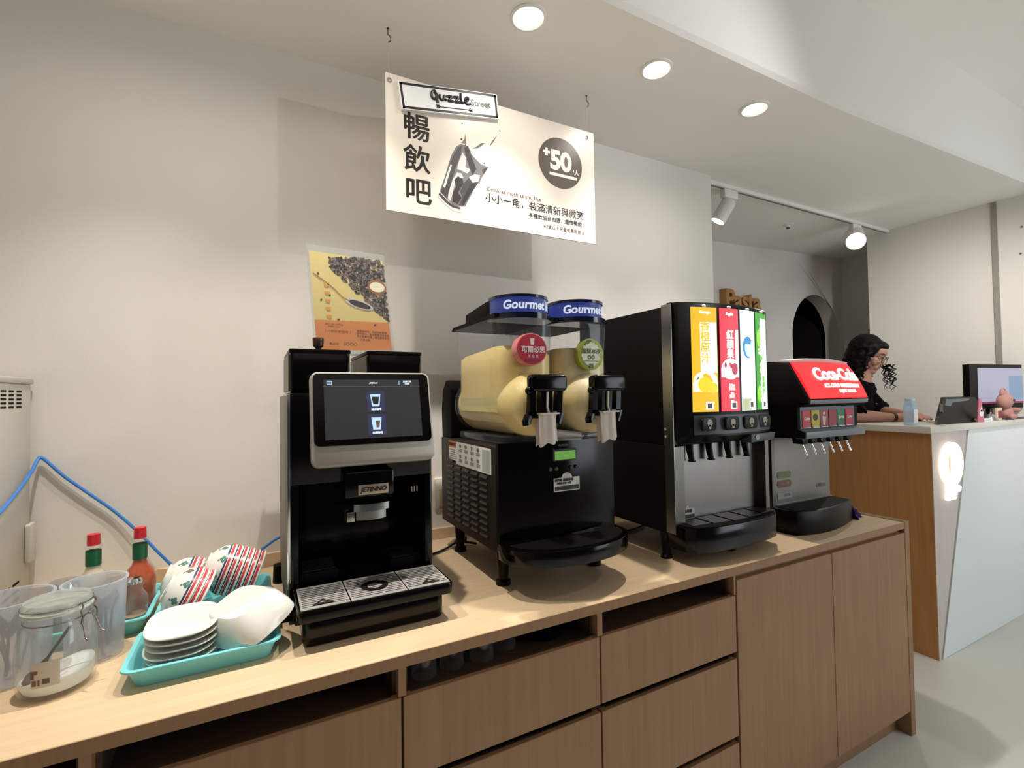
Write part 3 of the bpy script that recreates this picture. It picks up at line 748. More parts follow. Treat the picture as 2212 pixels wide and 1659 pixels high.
# ------------------------------------------------------------------ twin tank slush machine
c = empty('slush_machine', (0.77, 1.4, ZT), 'black twin tank slush machine filled with pale yellow slush', 'slush machine')
XB0, XB1 = 0.575, 0.975
def vloft(m, x0, x1, prof): return m.prism(prof, 'yz', x0, x1, 0.003)
m = MB(mat('charcoal_panel', (40, 35, 29), 0.55, spec=.25)); m.box(XB0, XB1, 1.20, 1.64, 0.945, 1.235, 0.004); m.build('body', c)
m = MB(BLACKG)
fr = [(XB0+.002+(XB1-XB0-.004)*k/16, 1.185-0.022*sin(pi*k/16)) for k in range(17)]
m.prism(fr+[(XB1-.002, 1.1995), (XB0+.002, 1.1995)], 'xy', 0.95, 1.245); m.build('front_panel', c)
m = MB(BLACKM)
prof = [(1.55, 1.2352), (1.64, 1.2352), (1.645, 1.33), (1.63, 1.40), (1.60, 1.432), (1.565, 1.432), (1.55, 1.40)]
vloft(m, XB0+.004, XB1-.004, prof); m.build('rear_housing', c)
# louvres on the left side
for i in range(5):
    y0 = 1.25+i*.068
    m = MB(mat('charcoal_louvre', (54, 48, 41), 0.5, spec=.25))
    for k in range(11):
        z = 0.972+k*.0185
        if z > 1.12 and i < 4 and z > 1.14: continue
        m.prism([(XB0-.0005, z), (XB0-.006, z+.003), (XB0-.0005, z+.011)], 'xz', y0, y0+.05)
    o = m.build('louvre_column', c)
m = MB(PAPER)
lab = lambda y0, y1, z0, z1, d: [(XB0-d, y0, z0), (XB0-d, y1, z0), (XB0-d, y1, z1), (XB0-d, y0, z1)]
def sbox(m, y0, y1, z0, z1, d0, d1): return m.box(XB0-d1, XB0-d0, y0, y1, z0, z1)
sbox(m, 1.225, 1.49, 1.155, 1.228, .0002, .0012); lb = m.build('instruction_label', c)
m = MB(INKG)
rnd = random.Random(5)
for r in range(2):
    for q in range(4):
        y0 = 1.295+q*.047; z0 = 1.162+r*.033
        for k in range(3): sbox(m, y0+.004, y0+.034-.006*rnd.random(), z0+.004+k*.0035, z0+.0055+k*.0035, .0013, .0016)
        m.prism(ell(y0+.02, z0+.022, .006+.004*rnd.random(), .006, 10), 'yz', XB0-.0016, XB0-.0013)
m.use(mat('label_grey', (176, 180, 182), 0.6)); sbox(m, 1.232, 1.285, 1.16, 1.222, .0013, .0015)
m.build('label_print', lb)
m = MB(mat('warning_orange', (226, 112, 52), 0.5)); sbox(m, 1.495, 1.562, 1.208, 1.228, .0002, .0014)
m.use(PAPER); sbox(m, 1.495, 1.562, 1.165, 1.208, .0002, .0012)
lb = m.build('warning_label', c)
text('label_print', 'WARNING', INK, lb, (XB0-.002, 1.528, 1.218), .0125, (0, -1, 0), (0, 0, 1), bold=.0004)
m = MB(INK)
for k in range(5): sbox(m, 1.50, 1.556-.01*(k % 2), 1.171+k*.007, 1.1725+k*.007, .0013, .0016)
m.build('label_lines', lb)
for x, y in ((0.612, 1.235), (0.617, 1.575), (0.93, 1.235), (0.93, 1.575)):
    MB(BLACK).lathe((x, y, ZT+.0004), [(.0005, 0), (.021, 0), (.021, .012), (.014, .016), (.016, .05), (.0195, .099), (.0005, .099)], 24).build('leg', c)
# drip tray
def dtray(r, cy): return [(XB0-.002, 1.185)] + [(0.772-.2*cos(pi*k/24), 1.15-r*sin(pi*k/24)) for k in range(25)] + [(0.974, 1.185)]
m = MB(BLACKG).prism(dtray(.115, 0), 'xy', 0.935, 0.976, 0.003)
m.use(BLACKM).prism([(0.772-.182*cos(pi*k/24), 1.15-.10*sin(pi*k/24)) for k in range(25)], 'xy', 0.9762, 0.9785)
tr = m.build('drip_tray', c)
# controls
MB(DGREY).box(0.738, 0.818, 1.1595, 1.168, 1.188, 1.222, 0.002).build('display_bezel', c)
MB(E('lcd_green', (112, 176, 66), 0.65, 0.04)).box(0.743, 0.813, 1.158, 1.1594, 1.192, 1.216).build('display', c)
text('control_text', 'WLCLASS', INKG, c, (0.772, 1.161, 1.232), .008)
for x in (0.728, 0.748, 0.800, 0.818): MB(DGREY).cyl((x, 1.164, 1.168), (x, 1.158, 1.167), .0055, n=14).build('button', c)
m = MB(mat('sticker_white', (206, 204, 196), 0.5))
m.prism([(0.738, 1.102), (0.826, 1.102), (0.826, 1.140), (0.80, 1.140)] + [(0.782+.018*cos(pi*k/8), 1.140+.014*sin(pi*k/8)) for k in range(9)] + [(0.764, 1.140), (0.738, 1.140)], 'xz', 1.159, 1.1605)
st = m.build('service_sticker', c)
MB(INK).box(0.741, 0.823, 1.1582, 1.1588, 1.105, 1.117).build('sticker_bar', st)
text('sticker_text', '飲料機 服務專線\n0800-000-168', INK, st, (0.772, 1.1585, 1.129), .0085, bold=.0003)
# the two tanks
LIQ = mat('slush_yellow', (238, 212, 138), 0.5, var=0.03, scale=20, sss=0.15)
LIQ2 = mat('slush_cream', (226, 208, 158), 0.5, var=0.03, scale=20, sss=0.15)
BLUEB = E('header_blue', (38, 58, 140), 0.65, 0.1, 14); HEADW = E('header_white', (214, 222, 240), 0.9)
NAVY = mat('navy_gloss', (14, 16, 44), 0.15, coat=0.4)
def section(x0, cx, cy, r, zt, hw, n=18):
    """tank cross-section in x,z: a box that runs down into a round barrel"""
    return None
def tank_rings(cx, hw, r, zc, ztop, ys, inset=0.0):
    """rings along y; each ring: flat top at ztop, straight sides, round barrel below"""
    out = []
    for y, s, ht in ys:
        rr = (r-inset)*s; w = min(hw-inset, rr); pts = []
        # barrel from right side round the bottom to left side
        for k in range(21):
            a = -pi*k/20; pts.append((cx+rr*cos(a), y, zc+rr*sin(a)))
        zt = zc+max(0.004, (ht-zc-inset))
        pts.append((cx-w*.985, y, zc+(zt-zc)*.4)); pts.append((cx-w*.985, y, zt-.006)); pts.append((cx-w*.92, y, zt))
        pts.append((cx+w*.92, y, zt)); pts.append((cx+w*.985, y, zt-.006)); pts.append((cx+w*.985, y, zc+(zt-zc)*.4))
        out.append(pts)
    return out
def slush_tank(cx, liq, nm):
    zc, r, hw = 1.350, 0.091, 0.091
    # clear tank: upper chamber + barrel
    m = MB(TANK)
    up = []
    for z, f in ((1.352, 0), (1.50, 0), (1.588, .004), (1.594, .006)):
        up.append([(a, b, z) for a, b in rrect(cx-hw-f, cx+hw+f, 1.180-f, 1.515+f+(z-1.35)*.08, 0.05 if f < .001 else .052, 6)])
    m.loft(up, False, False)
    t = m.build('tank', c)
    m = MB(TANK)
    m.lathe((cx, 0, zc), [(r+.003, 1.522), (r+.003, 1.512), (r, 1.51), (r, 1.19), (r*.985, 1.16), (r*.90, 1.13), (r*.72, 1.112), (r*.4, 1.102), (.0005, 1.1)], 40, axis='y')
    m.build('barrel', t)
    # slush
    m = MB(liq)
    m.lathe((cx, 0, zc), [(.0005, 1.505), (r-.004, 1.505), (r-.004, 1.19), (r*.95, 1.162), (r*.86, 1.134), (r*.68, 1.117), (r*.38, 1.107), (.0005, 1.105)], 40, axis='y')
    up = []
    for z, g in ((1.33, 0), (1.45, 0), (1.492, 0), (1.505, .012)):
        up.append([(a, b, z+(.012 if g else 0)*((1.5-b)/.3 > .5)) for a, b in rrect(cx-hw+.003+g, cx+hw-.003-g, 1.184+g, 1.512-g, 0.045, 6)])
    m.loft(up)
    m.build('slush', t)
    # shaft housing below, drip lip
    MB(TANK).box(cx-.086, cx+.08, 1.19, 1.50, 1.243, 1.262, 0.002).build('drip_channel', t)
    # lid: black wedge behind, illuminated blue header in front
    m = MB(BLACKM)
    m.prism([(1.535, 1.5945), (1.20, 1.5945), (1.20, 1.606), (1.52, 1.606), (1.53, 1.60)], 'yz', cx-hw-.006, cx+hw+.006)
    m.prism([(1.235, 1.606), (1.235, 1.655), (1.30, 1.655), (1.455, 1.640), (1.462, 1.606)], 'yz', cx-.078, cx+.078, .002)
    ld = m.build('lid', c)
    R0 = .083
    def arcp(rr, z, n=24): return [(cx+rr*cos(pi+pi*k/n), 1.238+rr*sin(pi+pi*k/n), z) for k in range(n+1)]
    m = MB(NAVY)
    for z0, z1, rr in ((1.590, 1.606, R0+.010), (1.650, 1.658, R0+.003)):
        A = arcp(rr, z0)+[(cx+rr, 1.26, z0), (cx-rr, 1.26, z0)]; B = arcp(rr, z1)+[(cx+rr, 1.26, z1), (cx-rr, 1.26, z1)]
        m.loft([A, B])
    m.build('lid_rim', ld)
    A = arcp(R0, 1.606)+[(cx+R0, 1.26, 1.606), (cx-R0, 1.26, 1.606)]; B = arcp(R0, 1.65)+[(cx+R0, 1.26, 1.65), (cx-R0, 1.26, 1.65)]
    MB(BLUEB).loft([A, B]).build('header', ld)
    def bend(co):
        a = pi*1.5 + (co.x+.003)/R0; rr = R0+.0012+co.z
        return V((cx+rr*cos(a), 1.238+rr*sin(a), 1.628+co.y))
    text('header_lettering', 'Gourmet Ice', HEADW, ld, (0, 0, 0), .034, bold=.0011, spacing=1.02, shear=.12, fn=bend, sx=1)
    # tap: black bar handle, frame and pleated white spout
    tp = MB(BLACKG).prism(rrect(cx-.052, cx+.058, 1.386, 1.431, .012), 'xz', 1.075, 1.108, .006).sph((cx-.052, 1.092, 1.388), .011).build('tap_handle', c)
    m = MB(BLACKG)
    for x0, x1 in ((cx-.053, cx-.036), (cx-.021, cx-.008), (cx+.003, cx+.014), (cx+.030, cx+.046)): m.prism([(x0, 1.39), (x1, 1.39), (x1-.004, 1.318), (x0-.004, 1.318)], 'xz', 1.082, 1.102)
    m.box(cx-.058, cx+.044, 1.082, 1.102, 1.316, 1.335, .002)
    m.tube([(cx-.056, 1.09, 1.322), (cx-.064, 1.088, 1.308), (cx-.062, 1.088, 1.30)], .012, 10).tube([(cx+.044, 1.09, 1.33), (cx+.036, 1.088, 1.31), (cx+.032, 1.088, 1.30)], .01, 10)
    m.build('tap_frame', tp)
    m = MB(mat('spout_silicone', (206, 196, 188), 0.45))
    rg = []
    for z, f, dy in ((1.326, .0, 0), (1.29, .001, 0), (1.25, .002, -.002)):
        ring = []
        for k in range(40):
            a = 2*pi*k/40; rr = .0245+.003*cos(5*a)+f
            ring.append((cx-.008+rr*1.1*cos(a), 1.082+dy+rr*.75*sin(a), z+(.006*cos(a)-.004*cos(5*a) if z < 1.26 else 0)))
        rg.append(ring)
    m.loft(rg, False, False)
    m.prism([(cx-.036+.002, 1.326), (cx+.022, 1.326), (cx+.022, 1.330), (cx-.036, 1.330)], 'xz', 1.062, 1.10)
    m.prism([(cx-.004, 1.327), (cx+.002, 1.327), (cx-.004, 1.345), (cx-.002, 1.385), (cx-.006, 1.385), (cx-.008, 1.345)], 'xz', 1.076, 1.082)
    m.build('spout', tp)
    return t, ld
slush_tank(0.676, LIQ, 0); slush_tank(0.876, LIQ2, 1)
# round flavour signs stuck on the tanks
SR = mat('sign_red', (188, 36, 60), 0.35); SPK = mat('sign_pink_edge', (214, 134, 132), 0.4); SG = mat('sign_olive', (160, 168, 66), 0.4); SGL = mat('sign_pale', (222, 226, 200), 0.4)
SGD = mat('sign_leaf', (88, 104, 34), 0.4)
cx, cz = 0.666, 1.503
m = MB(SPK).prism(ell(cx, cz, .049, .045, 40), 'xz', 1.146, 1.176, .002); sg = m.build('flavour_sign', c); sg['label'] = 'round red flavour sign'
MB(SR).prism(ell(cx, cz, .0455, .0415, 40), 'xz', 1.1445, 1.1458).build('sign_face', sg)
SW = mat('sign_white', (240, 226, 222), 0.5)
text('sign_text', '可爾必思', SW, sg, (cx+.003, 1.1438, cz-.002), .0195, bold=.0006, spacing=.95)
text('sign_text', '水 蜜 桃', SW, sg, (cx+.002, 1.1438, cz-.020), .0095)
m = MB(SW).prism([(cx-.005, cz+.012), (cx+.005, cz+.012), (cx+.007, cz+.03), (cx-.007, cz+.03)], 'xz', 1.1436, 1.1444)
m.build('sign_emblem', sg); MB(mat('sign_dark_red', (150, 18, 40), 0.4)).prism(rrect(cx-.022, cx+.022, cz-.034, cz-.027, .003), 'xz', 1.1436, 1.1444).build('sign_bar', sg)
cx, cz = 0.878, 1.496
m = MB(SG).prism(ell(cx, cz, .047, .048, 40), 'xz', 1.163, 1.178, .0015); sg = m.build('flavour_sign', c); sg['label'] = 'oval olive green flavour sign'
m = MB(SGL).prism([(cx+.038*cos(a*pi/18)*(0.72+.28*abs(sin(a*1.7))), cz+.038*sin(a*pi/18)*(0.78+.22*abs(cos(a*1.3)))) for a in range(36)], 'xz', 1.1615, 1.1628)
m.use(SGD).prism([(cx-.026, cz+.026), (cx-.008, cz+.032), (cx+.004, cz+.042), (cx-.012, cz+.042)], 'xz', 1.1605, 1.1614); m.build('sign_face', sg)
text('sign_text', '鳳梨冰沙', SGD, sg, (cx, 1.161, cz+.008), .0175, bold=.0004)
text('sign_text', '◎◎', SGD, sg, (cx, 1.161, cz-.010), .015, bold=.0004)
MB(SGD).box(cx-.026, cx+.026, 1.1605, 1.1614, cz-.021, cz-.0195).build('sign_line', sg); m = MB(SGD).prism([(cx-.008, cz-.028), (cx+.008, cz-.028), (cx+.006, cz-.042), (cx-.006, cz-.042)], 'xz', 1.1605, 1.1614); m.build('sign_emblem', sg)

# ------------------------------------------------------------------ juice dispenser with four lit panels
c = empty('juice_dispenser', (1.385, 1.35, ZT), 'tall black juice dispenser with four bright lit flavour panels', 'drink dispenser')
m = MB(BLACKM); m.box(1.153, 1.617, 1.15, 1.60, 1.21, 1.655, .003).box(1.153, 1.617, 1.146, 1.60, 0.93, 1.21, .002)
m.box(1.30, 1.47, 1.40, 1.45, 1.655, 1.668, .003)
m.build('body', c)
m = MB(STEEL).box(1.1515, 1.1525, 1.108, 1.150, 1.21, 1.66).box(1.1515, 1.153, 1.108, 1.146, 0.935, 1.21)
m.use(BLACKM).box(1.153, 1.617, 1.112, 1.1495, 1.212, 1.658); m.build('steel_edge', c)
m = MB(PLATE).box(1.195, 1.592, 1.1425, 1.1455, 0.955, 1.206); m.build('back_plate', c)
MB(STEELD).box(1.1535, 1.194, 1.108, 1.1455, 0.955, 1.208).build('side_frame', c); MB(STEELD).box(1.593, 1.612, 1.108, 1.1455, 0.955, 1.208).build('side_frame', c)
xm = 1.385
def jy(x): return 1.052+0.95*(x-xm)**2
xsj = [1.168+(1.604-1.168)*k/20 for k in range(21)]
def jstrip(m, x0, x1, z0, z1, d0, d1, n=6):
    rg = []
    for k in range(n+1):
        x = x0+(x1-x0)*k/n; y = jy(x)
        rg.append([(x, y-d1, z0), (x, y-d0, z0), (x, y-d0, z1), (x, y-d1, z1)])
    return m.loft(rg)
m = MB(BLACK)
rg = []
for x in [1.155]+xsj+[1.615]:
    y = jy(min(max(x, 1.168), 1.604)) + (.03 if x in (1.155, 1.615) else 0)
    rg.append([(x, y, 1.238), (x, 1.1115, 1.215), (x, 1.1115, 1.664), (x, y+.004, 1.664), (x, y, 1.658)])
m.loft(rg); door = m.build('lit_door', c)
m = MB(mat('slate_plastic', (64, 70, 78), 0.4))
rg = []
for x in xsj[2:]+[1.612]:
    y = jy(min(x, 1.604)) + (.02 if x > 1.606 else 0)
    rg.append([(x, y-.004, 1.245), (x, y, 1.305), (x, y+.02, 1.30), (x, y+.02, 1.235)])
m.loft(rg); m.build('button_strip', door)
pan = [(1.208, 1.297, (252, 196, 44), 'panel_yellow', 1.05, 'leftmost, yellow orange panel'), (1.309, 1.390, (232, 44, 66), 'panel_red', 1.1, 'red apple panel'), (1.402, 1.483, (226, 248, 255), 'panel_white', 1.35, 'white panel'), (1.494, 1.585, (74, 168, 60), 'panel_green', 1.1, 'green panel at the right')]
PW = E('panel_print_white', (255, 255, 245), 2.0)
for i, (x0, x1, col, nm, s, lb) in enumerate(pan):
    p = jstrip(MB(E(nm, col, s, 0.05)), x0, x1, 1.316, 1.648, .0008, .003).build('flavour_panel', c); p['label'] = lb
    w = x1-x0; xc = (x0+x1)/2; yf = jy(xc)-.0046
    def disc(m, x, z, rx, rz, d=.0036, n=20): return m.poly([(x+rx*cos(2*pi*k/n), jy(x+rx*cos(2*pi*k/n))-d, z+rz*sin(2*pi*k/n)) for k in range(n)])
    def pt(tx, x, z, sz, mt, **kw):
        return text('panel_text', tx, mt, p, (0, 0, 0), sz, fn=lambda co: V((x+co.x, jy(x+co.x)-.0042-co.z, z+co.y)), **kw)
    def band(m, a, b, z0, z1, d=.0034): return jstrip(m, a, b, z0, z1, .0031, d, 4)
    if i == 0:
        m = MB(E('panel_cream', (255, 246, 190), 2.0)); band(m, x0+.028, x1-.002, 1.44, 1.60); disc(m, xc, 1.415, .042, .03); band(m, x0+.001, x1-.001, 1.38, 1.41); m.build('panel_art', p)
        m = MB(E('panel_orange', (250, 186, 40), 1.6)); disc(m, xc-.004, 1.402, .024, .024, .0042); disc(m, xc+.024, 1.392, .018, .017, .0042); m.use(E('panel_leaf', (60, 140, 60), .9)); m.poly([(x0+.004, jy(x0)-.0044, 1.412), (x0+.022, jy(x0+.02)-.0044, 1.43), (x0+.02, jy(x0+.02)-.0044, 1.42)]); m.build('panel_fruit', p)
        OR = E('panel_ink_orange', (246, 180, 50), 1.3)
        pt('香\n橙\n原\n汁', xc, 1.535, .034, OR, bold=.0006); pt('Orange', xc, 1.632, .012, PW, bold=.0004)
    if i == 1:
        m = MB(E('panel_cream2', (255, 244, 236), 1.9)); disc(m, xc, 1.452, .038, .034); band(m, x0+.002, x1-.002, 1.425, 1.455); band(m, x1-.016, x1-.002, 1.46, 1.58); m.build('panel_art', p)
        m = MB(E('panel_apple', (190, 40, 80), 1.0)); disc(m, xc+.018, 1.452, .014, .02, .0042); disc(m, xc-.022, 1.464, .005, .009, .0042); m.build('panel_fruit', p)
        pt('紅\n蘋\n果', xc, 1.53, .031, PW, bold=.0012); pt('Apple', xc, 1.63, .013, PW, bold=.0005)
        pt('Juice\n100%\n▬\n果汁\n▬', xc+.004, 1.375, .0125, PW, bold=.0004)
    if i == 2:
        BL = E('panel_blue', (70, 160, 220), .9); m = MB(BL); disc(m, xc-.004, 1.525, .029, .036); m.use(E('panel_ice', (206, 240, 252), 1.3)); disc(m, xc+.001, 1.522, .023, .029, .0042); m.use(BL); band(m, xc-.022, xc+.012, 1.535, 1.552, .0046); m.build('panel_art', p)
        m = MB(E('panel_sand', (196, 206, 156), 1.0)); band(m, x0+.002, x1-.03, 1.317, 1.355); m.build('panel_shore', p)
    if i == 3:
        m = MB(E('panel_pale_green', (206, 250, 214), 1.5)); band(m, x0+.034, x1-.001, 1.317, 1.63)
        for k in range(14): disc(m, x0+.034+.004*sin(k*2.1), 1.35+k*.02, .007, .009, .0034)
        m.use(E('panel_lime', (150, 214, 60), 1.4)); disc(m, x0+.018, 1.56, .013, .03); disc(m, x0+.016, 1.37, .012, .03); m.build('panel_art', p)
        m = MB(E('panel_guava', (226, 240, 190), 1.4)); disc(m, x0+.04, 1.46, .014, .02, .0044); m.use(E('panel_leaf2', (110, 196, 80), 1.2)); disc(m, x0+.032, 1.492, .012, .008, .0048); m.build('panel_fruit', p)
        LG = E('panel_ink_green', (120, 200, 60), 1.1); pt('青\n檸\n汁', x0+.05, 1.40, .02, LG, bold=.0008); pt('●\n●', x0+.018, 1.515, .012, E('panel_pink', (250, 220, 226), 1.4))
    m = MB(PW); band(m, xc-.002, xc+.026, 1.323, 1.347, .0036); m.use(INKG); band(m, xc+.003, xc+.021, 1.327, 1.343, .0039); m.build('panel_badge', p)
    MB(WHITEP).sph((xc, jy(xc)-.002, 1.652), (.009, .004, .005)).build('panel_tab', p)
KN = mat('knob_grey', (150, 142, 130), 0.4)
for x in (1.255, 1.345, 1.437, 1.532):
    y = jy(x)-.004
    b = MB(BLACK).prism(rrect(x-.033, x+.033, 1.256, 1.299, .012), 'xz', y-.006, y+.001, .003).build('push_button', c)
    MB(KN).prism(ell(x, 1.281, .0115, .0115, 20), 'xz', y-.008, y-.006).prism(rrect(x-.0045, x+.0045, 1.262, 1.275, .002), 'xz', y-.008, y-.006).build('button_mark', b)
m = MB(BLACK)
for x in (1.24, 1.33, 1.42, 1.51):
    MB(BLACK).tube([(x, 1.128, 1.225), (x, 1.126, 1.19), (x+.004, 1.122, 1.158)], [.013, .011, .009], 14).cyl((x+.004, 1.122, 1.158), (x+.004, 1.122, 1.154), .0125, n=14).build('nozzle', c)
m.bm.free()
m = MB(mat('slate_plastic', (64, 70, 78), 0.4)).prism([(1.47, 1.236), (1.60, 1.236), (1.59, 1.212), (1.47, 1.205)], 'xz', 1.07, 1.11, .003); m.build('chute', c)
MB(KN).prism(ell(1.50, 1.224, .011, .009, 16), 'xz', 1.0675, 1.0695).build('chute_mark', c)
def arcfront(x0, x1, yb, yf, bow, n=20): return [(x0+(x1-x0)*k/n, yf-bow*sin(pi*k/n)) for k in range(n+1)]+[(x1, yb), (x0, yb)]
m = MB(BLACKG)
tp = [(1.158, 1.075), (1.18, 1.05), (1.24, 1.034), (1.36, 1.028), (1.48, 1.034), (1.56, 1.05), (1.608, 1.085), (1.608, 1.15), (1.158, 1.15)]
m.prism(tp, 'xy', 0.885, 0.962, .004); m.use(BLACKM).prism([(x*.97+.0415, y*.97+.033) for x, y in tp], 'xy', 0.962, 0.9655)
tr = m.build('drip_tray', c)
for k in range(5):
    x = 1.185+k*.082
    MB(STEELD).prism([(x, 1.05+.01*abs(k-2)), (x+.072, 1.05+.01*abs(k-1.6)), (x+.074, 1.135), (x+.006, 1.135)], 'xy', 0.9656, 0.9675).build('drip_grille', tr)
for x, y in ((1.172, 1.17), (1.41, 1.12), (1.595, 1.17), (1.172, 1.57), (1.595, 1.57)):
    MB(BLACK).lathe((x, y, ZT+.0004), [(.0005, 0), (.019, 0), (.019, .006), (.013, .012), (.015, .04), (.021, .085), (.0005, .085)], 20).build('leg', c)
st = MB(mat('sticker_white', (206, 204, 196), 0.5)).prism([(1.207, .966), (1.272, .966), (1.272, 1.0), (1.252, 1.0), (1.24, 1.012), (1.228, 1.0), (1.207, 1.0)], 'xz', 1.141, 1.1422).build('service_sticker', c)
MB(INK).box(1.208, 1.271, 1.1402, 1.1408, .968, .98).build('sticker_bar', st)
text('sticker_text', '服務專線', INK, st, (1.236, 1.1405, .990), .012, bold=.0003)
m = MB(CHROME)
for z in (1.238, 1.262): MB(CHROME).sph((1.151, 1.142, z), .0045).build('screw', c)
m.bm.free()

# ------------------------------------------------------------------ cola fountain
c = empty('soda_fountain', (1.95, 1.25, ZT), 'low soda fountain with a glowing red top and six small flavour cards', 'drink dispenser')
XC0, XC1 = 1.75, 2.148
head = [(1.62, 1.21), (1.62, 1.47), (1.50, 1.492), (1.20, 1.493), (1.115, 1.484), (1.042, 1.347), (1.044, 1.330), (1.085, 1.318), (1.085, 1.236), (1.058, 1.226), (1.060, 1.205), (1.19, 1.200)]
m = MB(BLACKM).prism(head, 'yz', XC0, XC1, .003); m.build('head', c)
m = MB(STEELD).box(XC0+.01, XC1-.01, 1.208, 1.60, 0.846, 1.2); m.build('body', c)
m = MB(PLATE).box(XC0+.022, XC1, 1.2005, 1.2075, 0.925, 1.198); m.build('back_plate', c)
MB(STEEL).box(XC0+.03, XC1-.002, 1.193, 1.2, 0.925, 0.937).build('plate_ledge', c)
m = MB(STEELD).box(XC0, XC0+.02, 1.19, 1.215, 0.846, 1.198); m.build('side_frame', c)
# red lit front, slightly domed
CR = E('cola_red', (240, 30, 40), 1.25, 0.08, 5)
nrm = V((0, -(1.484-1.347), -(1.115-1.042)*-1)).normalized(); nrm = V((0, -(0.137), 0.073)).normalized()
rg = []
nx = 16
for k in range(nx+1):
    x = XC0+.012+(XC1-XC0-.024)*k/nx; bow = .016*sin(pi*k/nx)
    ring = []
    for t in (0, .25, .5, .75, 1.0):
        p = V((x, 1.042, 1.348)).lerp(V((x, 1.114, 1.483)), t)+nrm*(.004+bow*.5+.006*sin(pi*t)); ring.append(p)
    ring += [V((x, 1.117, 1.483)), V((x, 1.045, 1.348))]
    rg.append(ring)
lt = MB(CR).loft(rg).build('lit_sign', c)
m = MB(mat('white_trim_gloss', (226, 214, 212), 0.25)); rg = []
for k in range(nx+1):
    x = XC0+.008+(XC1-XC0-.016)*k/nx; bow = .012*sin(pi*k/nx)
    rg.append([(x, 1.116-bow*.4, 1.485+bow*.4), (x, 1.112-bow*.4, 1.492+bow), (x, 1.16, 1.496+bow), (x, 1.16, 1.488)])
m.loft(rg); m.build('top_trim', c)
UPs = V((0, 0.072, 0.135)).normalized()
COLW = E('cola_white', (255, 250, 238), 2.6, 0.0)
fs = lambda co, x, t: V((x+co.x, 1.042, 1.348)).lerp(V((x+co.x, 1.114, 1.483)), t+co.y/.155)+nrm*(.004+.008*sin(pi*min(1, max(0, (x+co.x-XC0)/(XC1-XC0))))+.007*sin(pi*min(1, max(0, t+co.y/.155)))+.0012+co.z)
text('sign_lettering', 'Coca-Cola', COLW, lt, (0, 0, 0), .078, bold=.0028, shear=.25, spacing=.88, fn=lambda co: fs(co*0.96, 1.975, .62))
text('sign_lettering', 'ICE COLD REFRESHMENT', COLW, lt, (0, 0, 0), .021, bold=.0006, fn=lambda co: fs(co, 1.985, .30))
text('sign_lettering', 'ENJOY DRINKS', COLW, lt, (0, 0, 0), .017, bold=.0005, fn=lambda co: fs(co, 2.0, .155))
GM = mat('grey_blue_plastic', (112, 120, 128), 0.35)
MB(GM).prism([(1.040, 1.345), (1.044, 1.330), (1.082, 1.320), (1.09, 1.345)], 'yz', XC0+.012, XC1-.004, .001).build('upper_lip', c)
m = MB(GM).prism([(1.084, 1.238), (1.054, 1.228), (1.056, 1.204), (1.095, 1.202), (1.095, 1.238)], 'yz', XC0+.004, XC1-.006, .001)
m.build('lower_lip', c)
MB(mat('card_back', (92, 102, 112), 0.4)).box(XC0+.012, XC1-.03, 1.0815, 1.0848, 1.238, 1.318).build('card_back', c)
cards = [((196, 38, 58), 'Coke'), ((196, 178, 44), 'Lemon'), ((150, 54, 66), 'Tea'), ((158, 18, 44), 'Cola'), ((30, 112, 70), 'Sprite'), ((196, 24, 54), 'Coke')]
for k, (col, tx) in enumerate(cards):
    x0 = XC0+.022+k*.056
    f = MB(mat('card_%d' % k, col, 0.4)).box(x0, x0+.050, 1.0795, 1.0813, 1.243, 1.305).build('flavour_card', c)
    f['label'] = ['leftmost red card', 'yellow card', 'dull red card', 'crimson card', 'green card', 'rightmost red card'][k]
    MB(WHITEP).box(x0+.008, x0+.05, 1.079, 1.0794, 1.2395, 1.2428).build('card_foot', f)
    if k == 1: MB(INK).prism(ell(x0+.025, 1.279, .016, .013, 14), 'xz', 1.0788, 1.0793).build('card_print', f)
    elif k == 2: MB(mat('card_cream', (220, 196, 170), .5)).prism([(x0+.016, 1.248), (x0+.03, 1.248), (x0+.036, 1.28), (x0+.012, 1.282)], 'xz', 1.0788, 1.0793).prism(ell(x0+.024, 1.292, .01, .006, 12), 'xz', 1.0788, 1.0793).build('card_print', f)
    elif k != 3: text('card_print', tx, PAPER, f, (x0+.025, 1.0785, 1.275), .0155, bold=.0005, shear=.2)
for k in range(6):
    x = XC0+.045+k*.058
    n_ = MB(BLACK).prism([(x-.02, 1.202), (x+.02, 1.202), (x+.014, 1.18), (x-.012, 1.18)], 'xz', 1.085, 1.125, .002).build('valve', c)
    MB(CHROME).tube([(x, 1.10, 1.182), (x+.006, 1.094, 1.160), (x+.014, 1.090, 1.138)], .0032, 8).tube([(x+.008, 1.10, 1.182), (x+.013, 1.094, 1.160), (x+.020, 1.090, 1.138)], .0026, 8).build('valve_lever', n_)
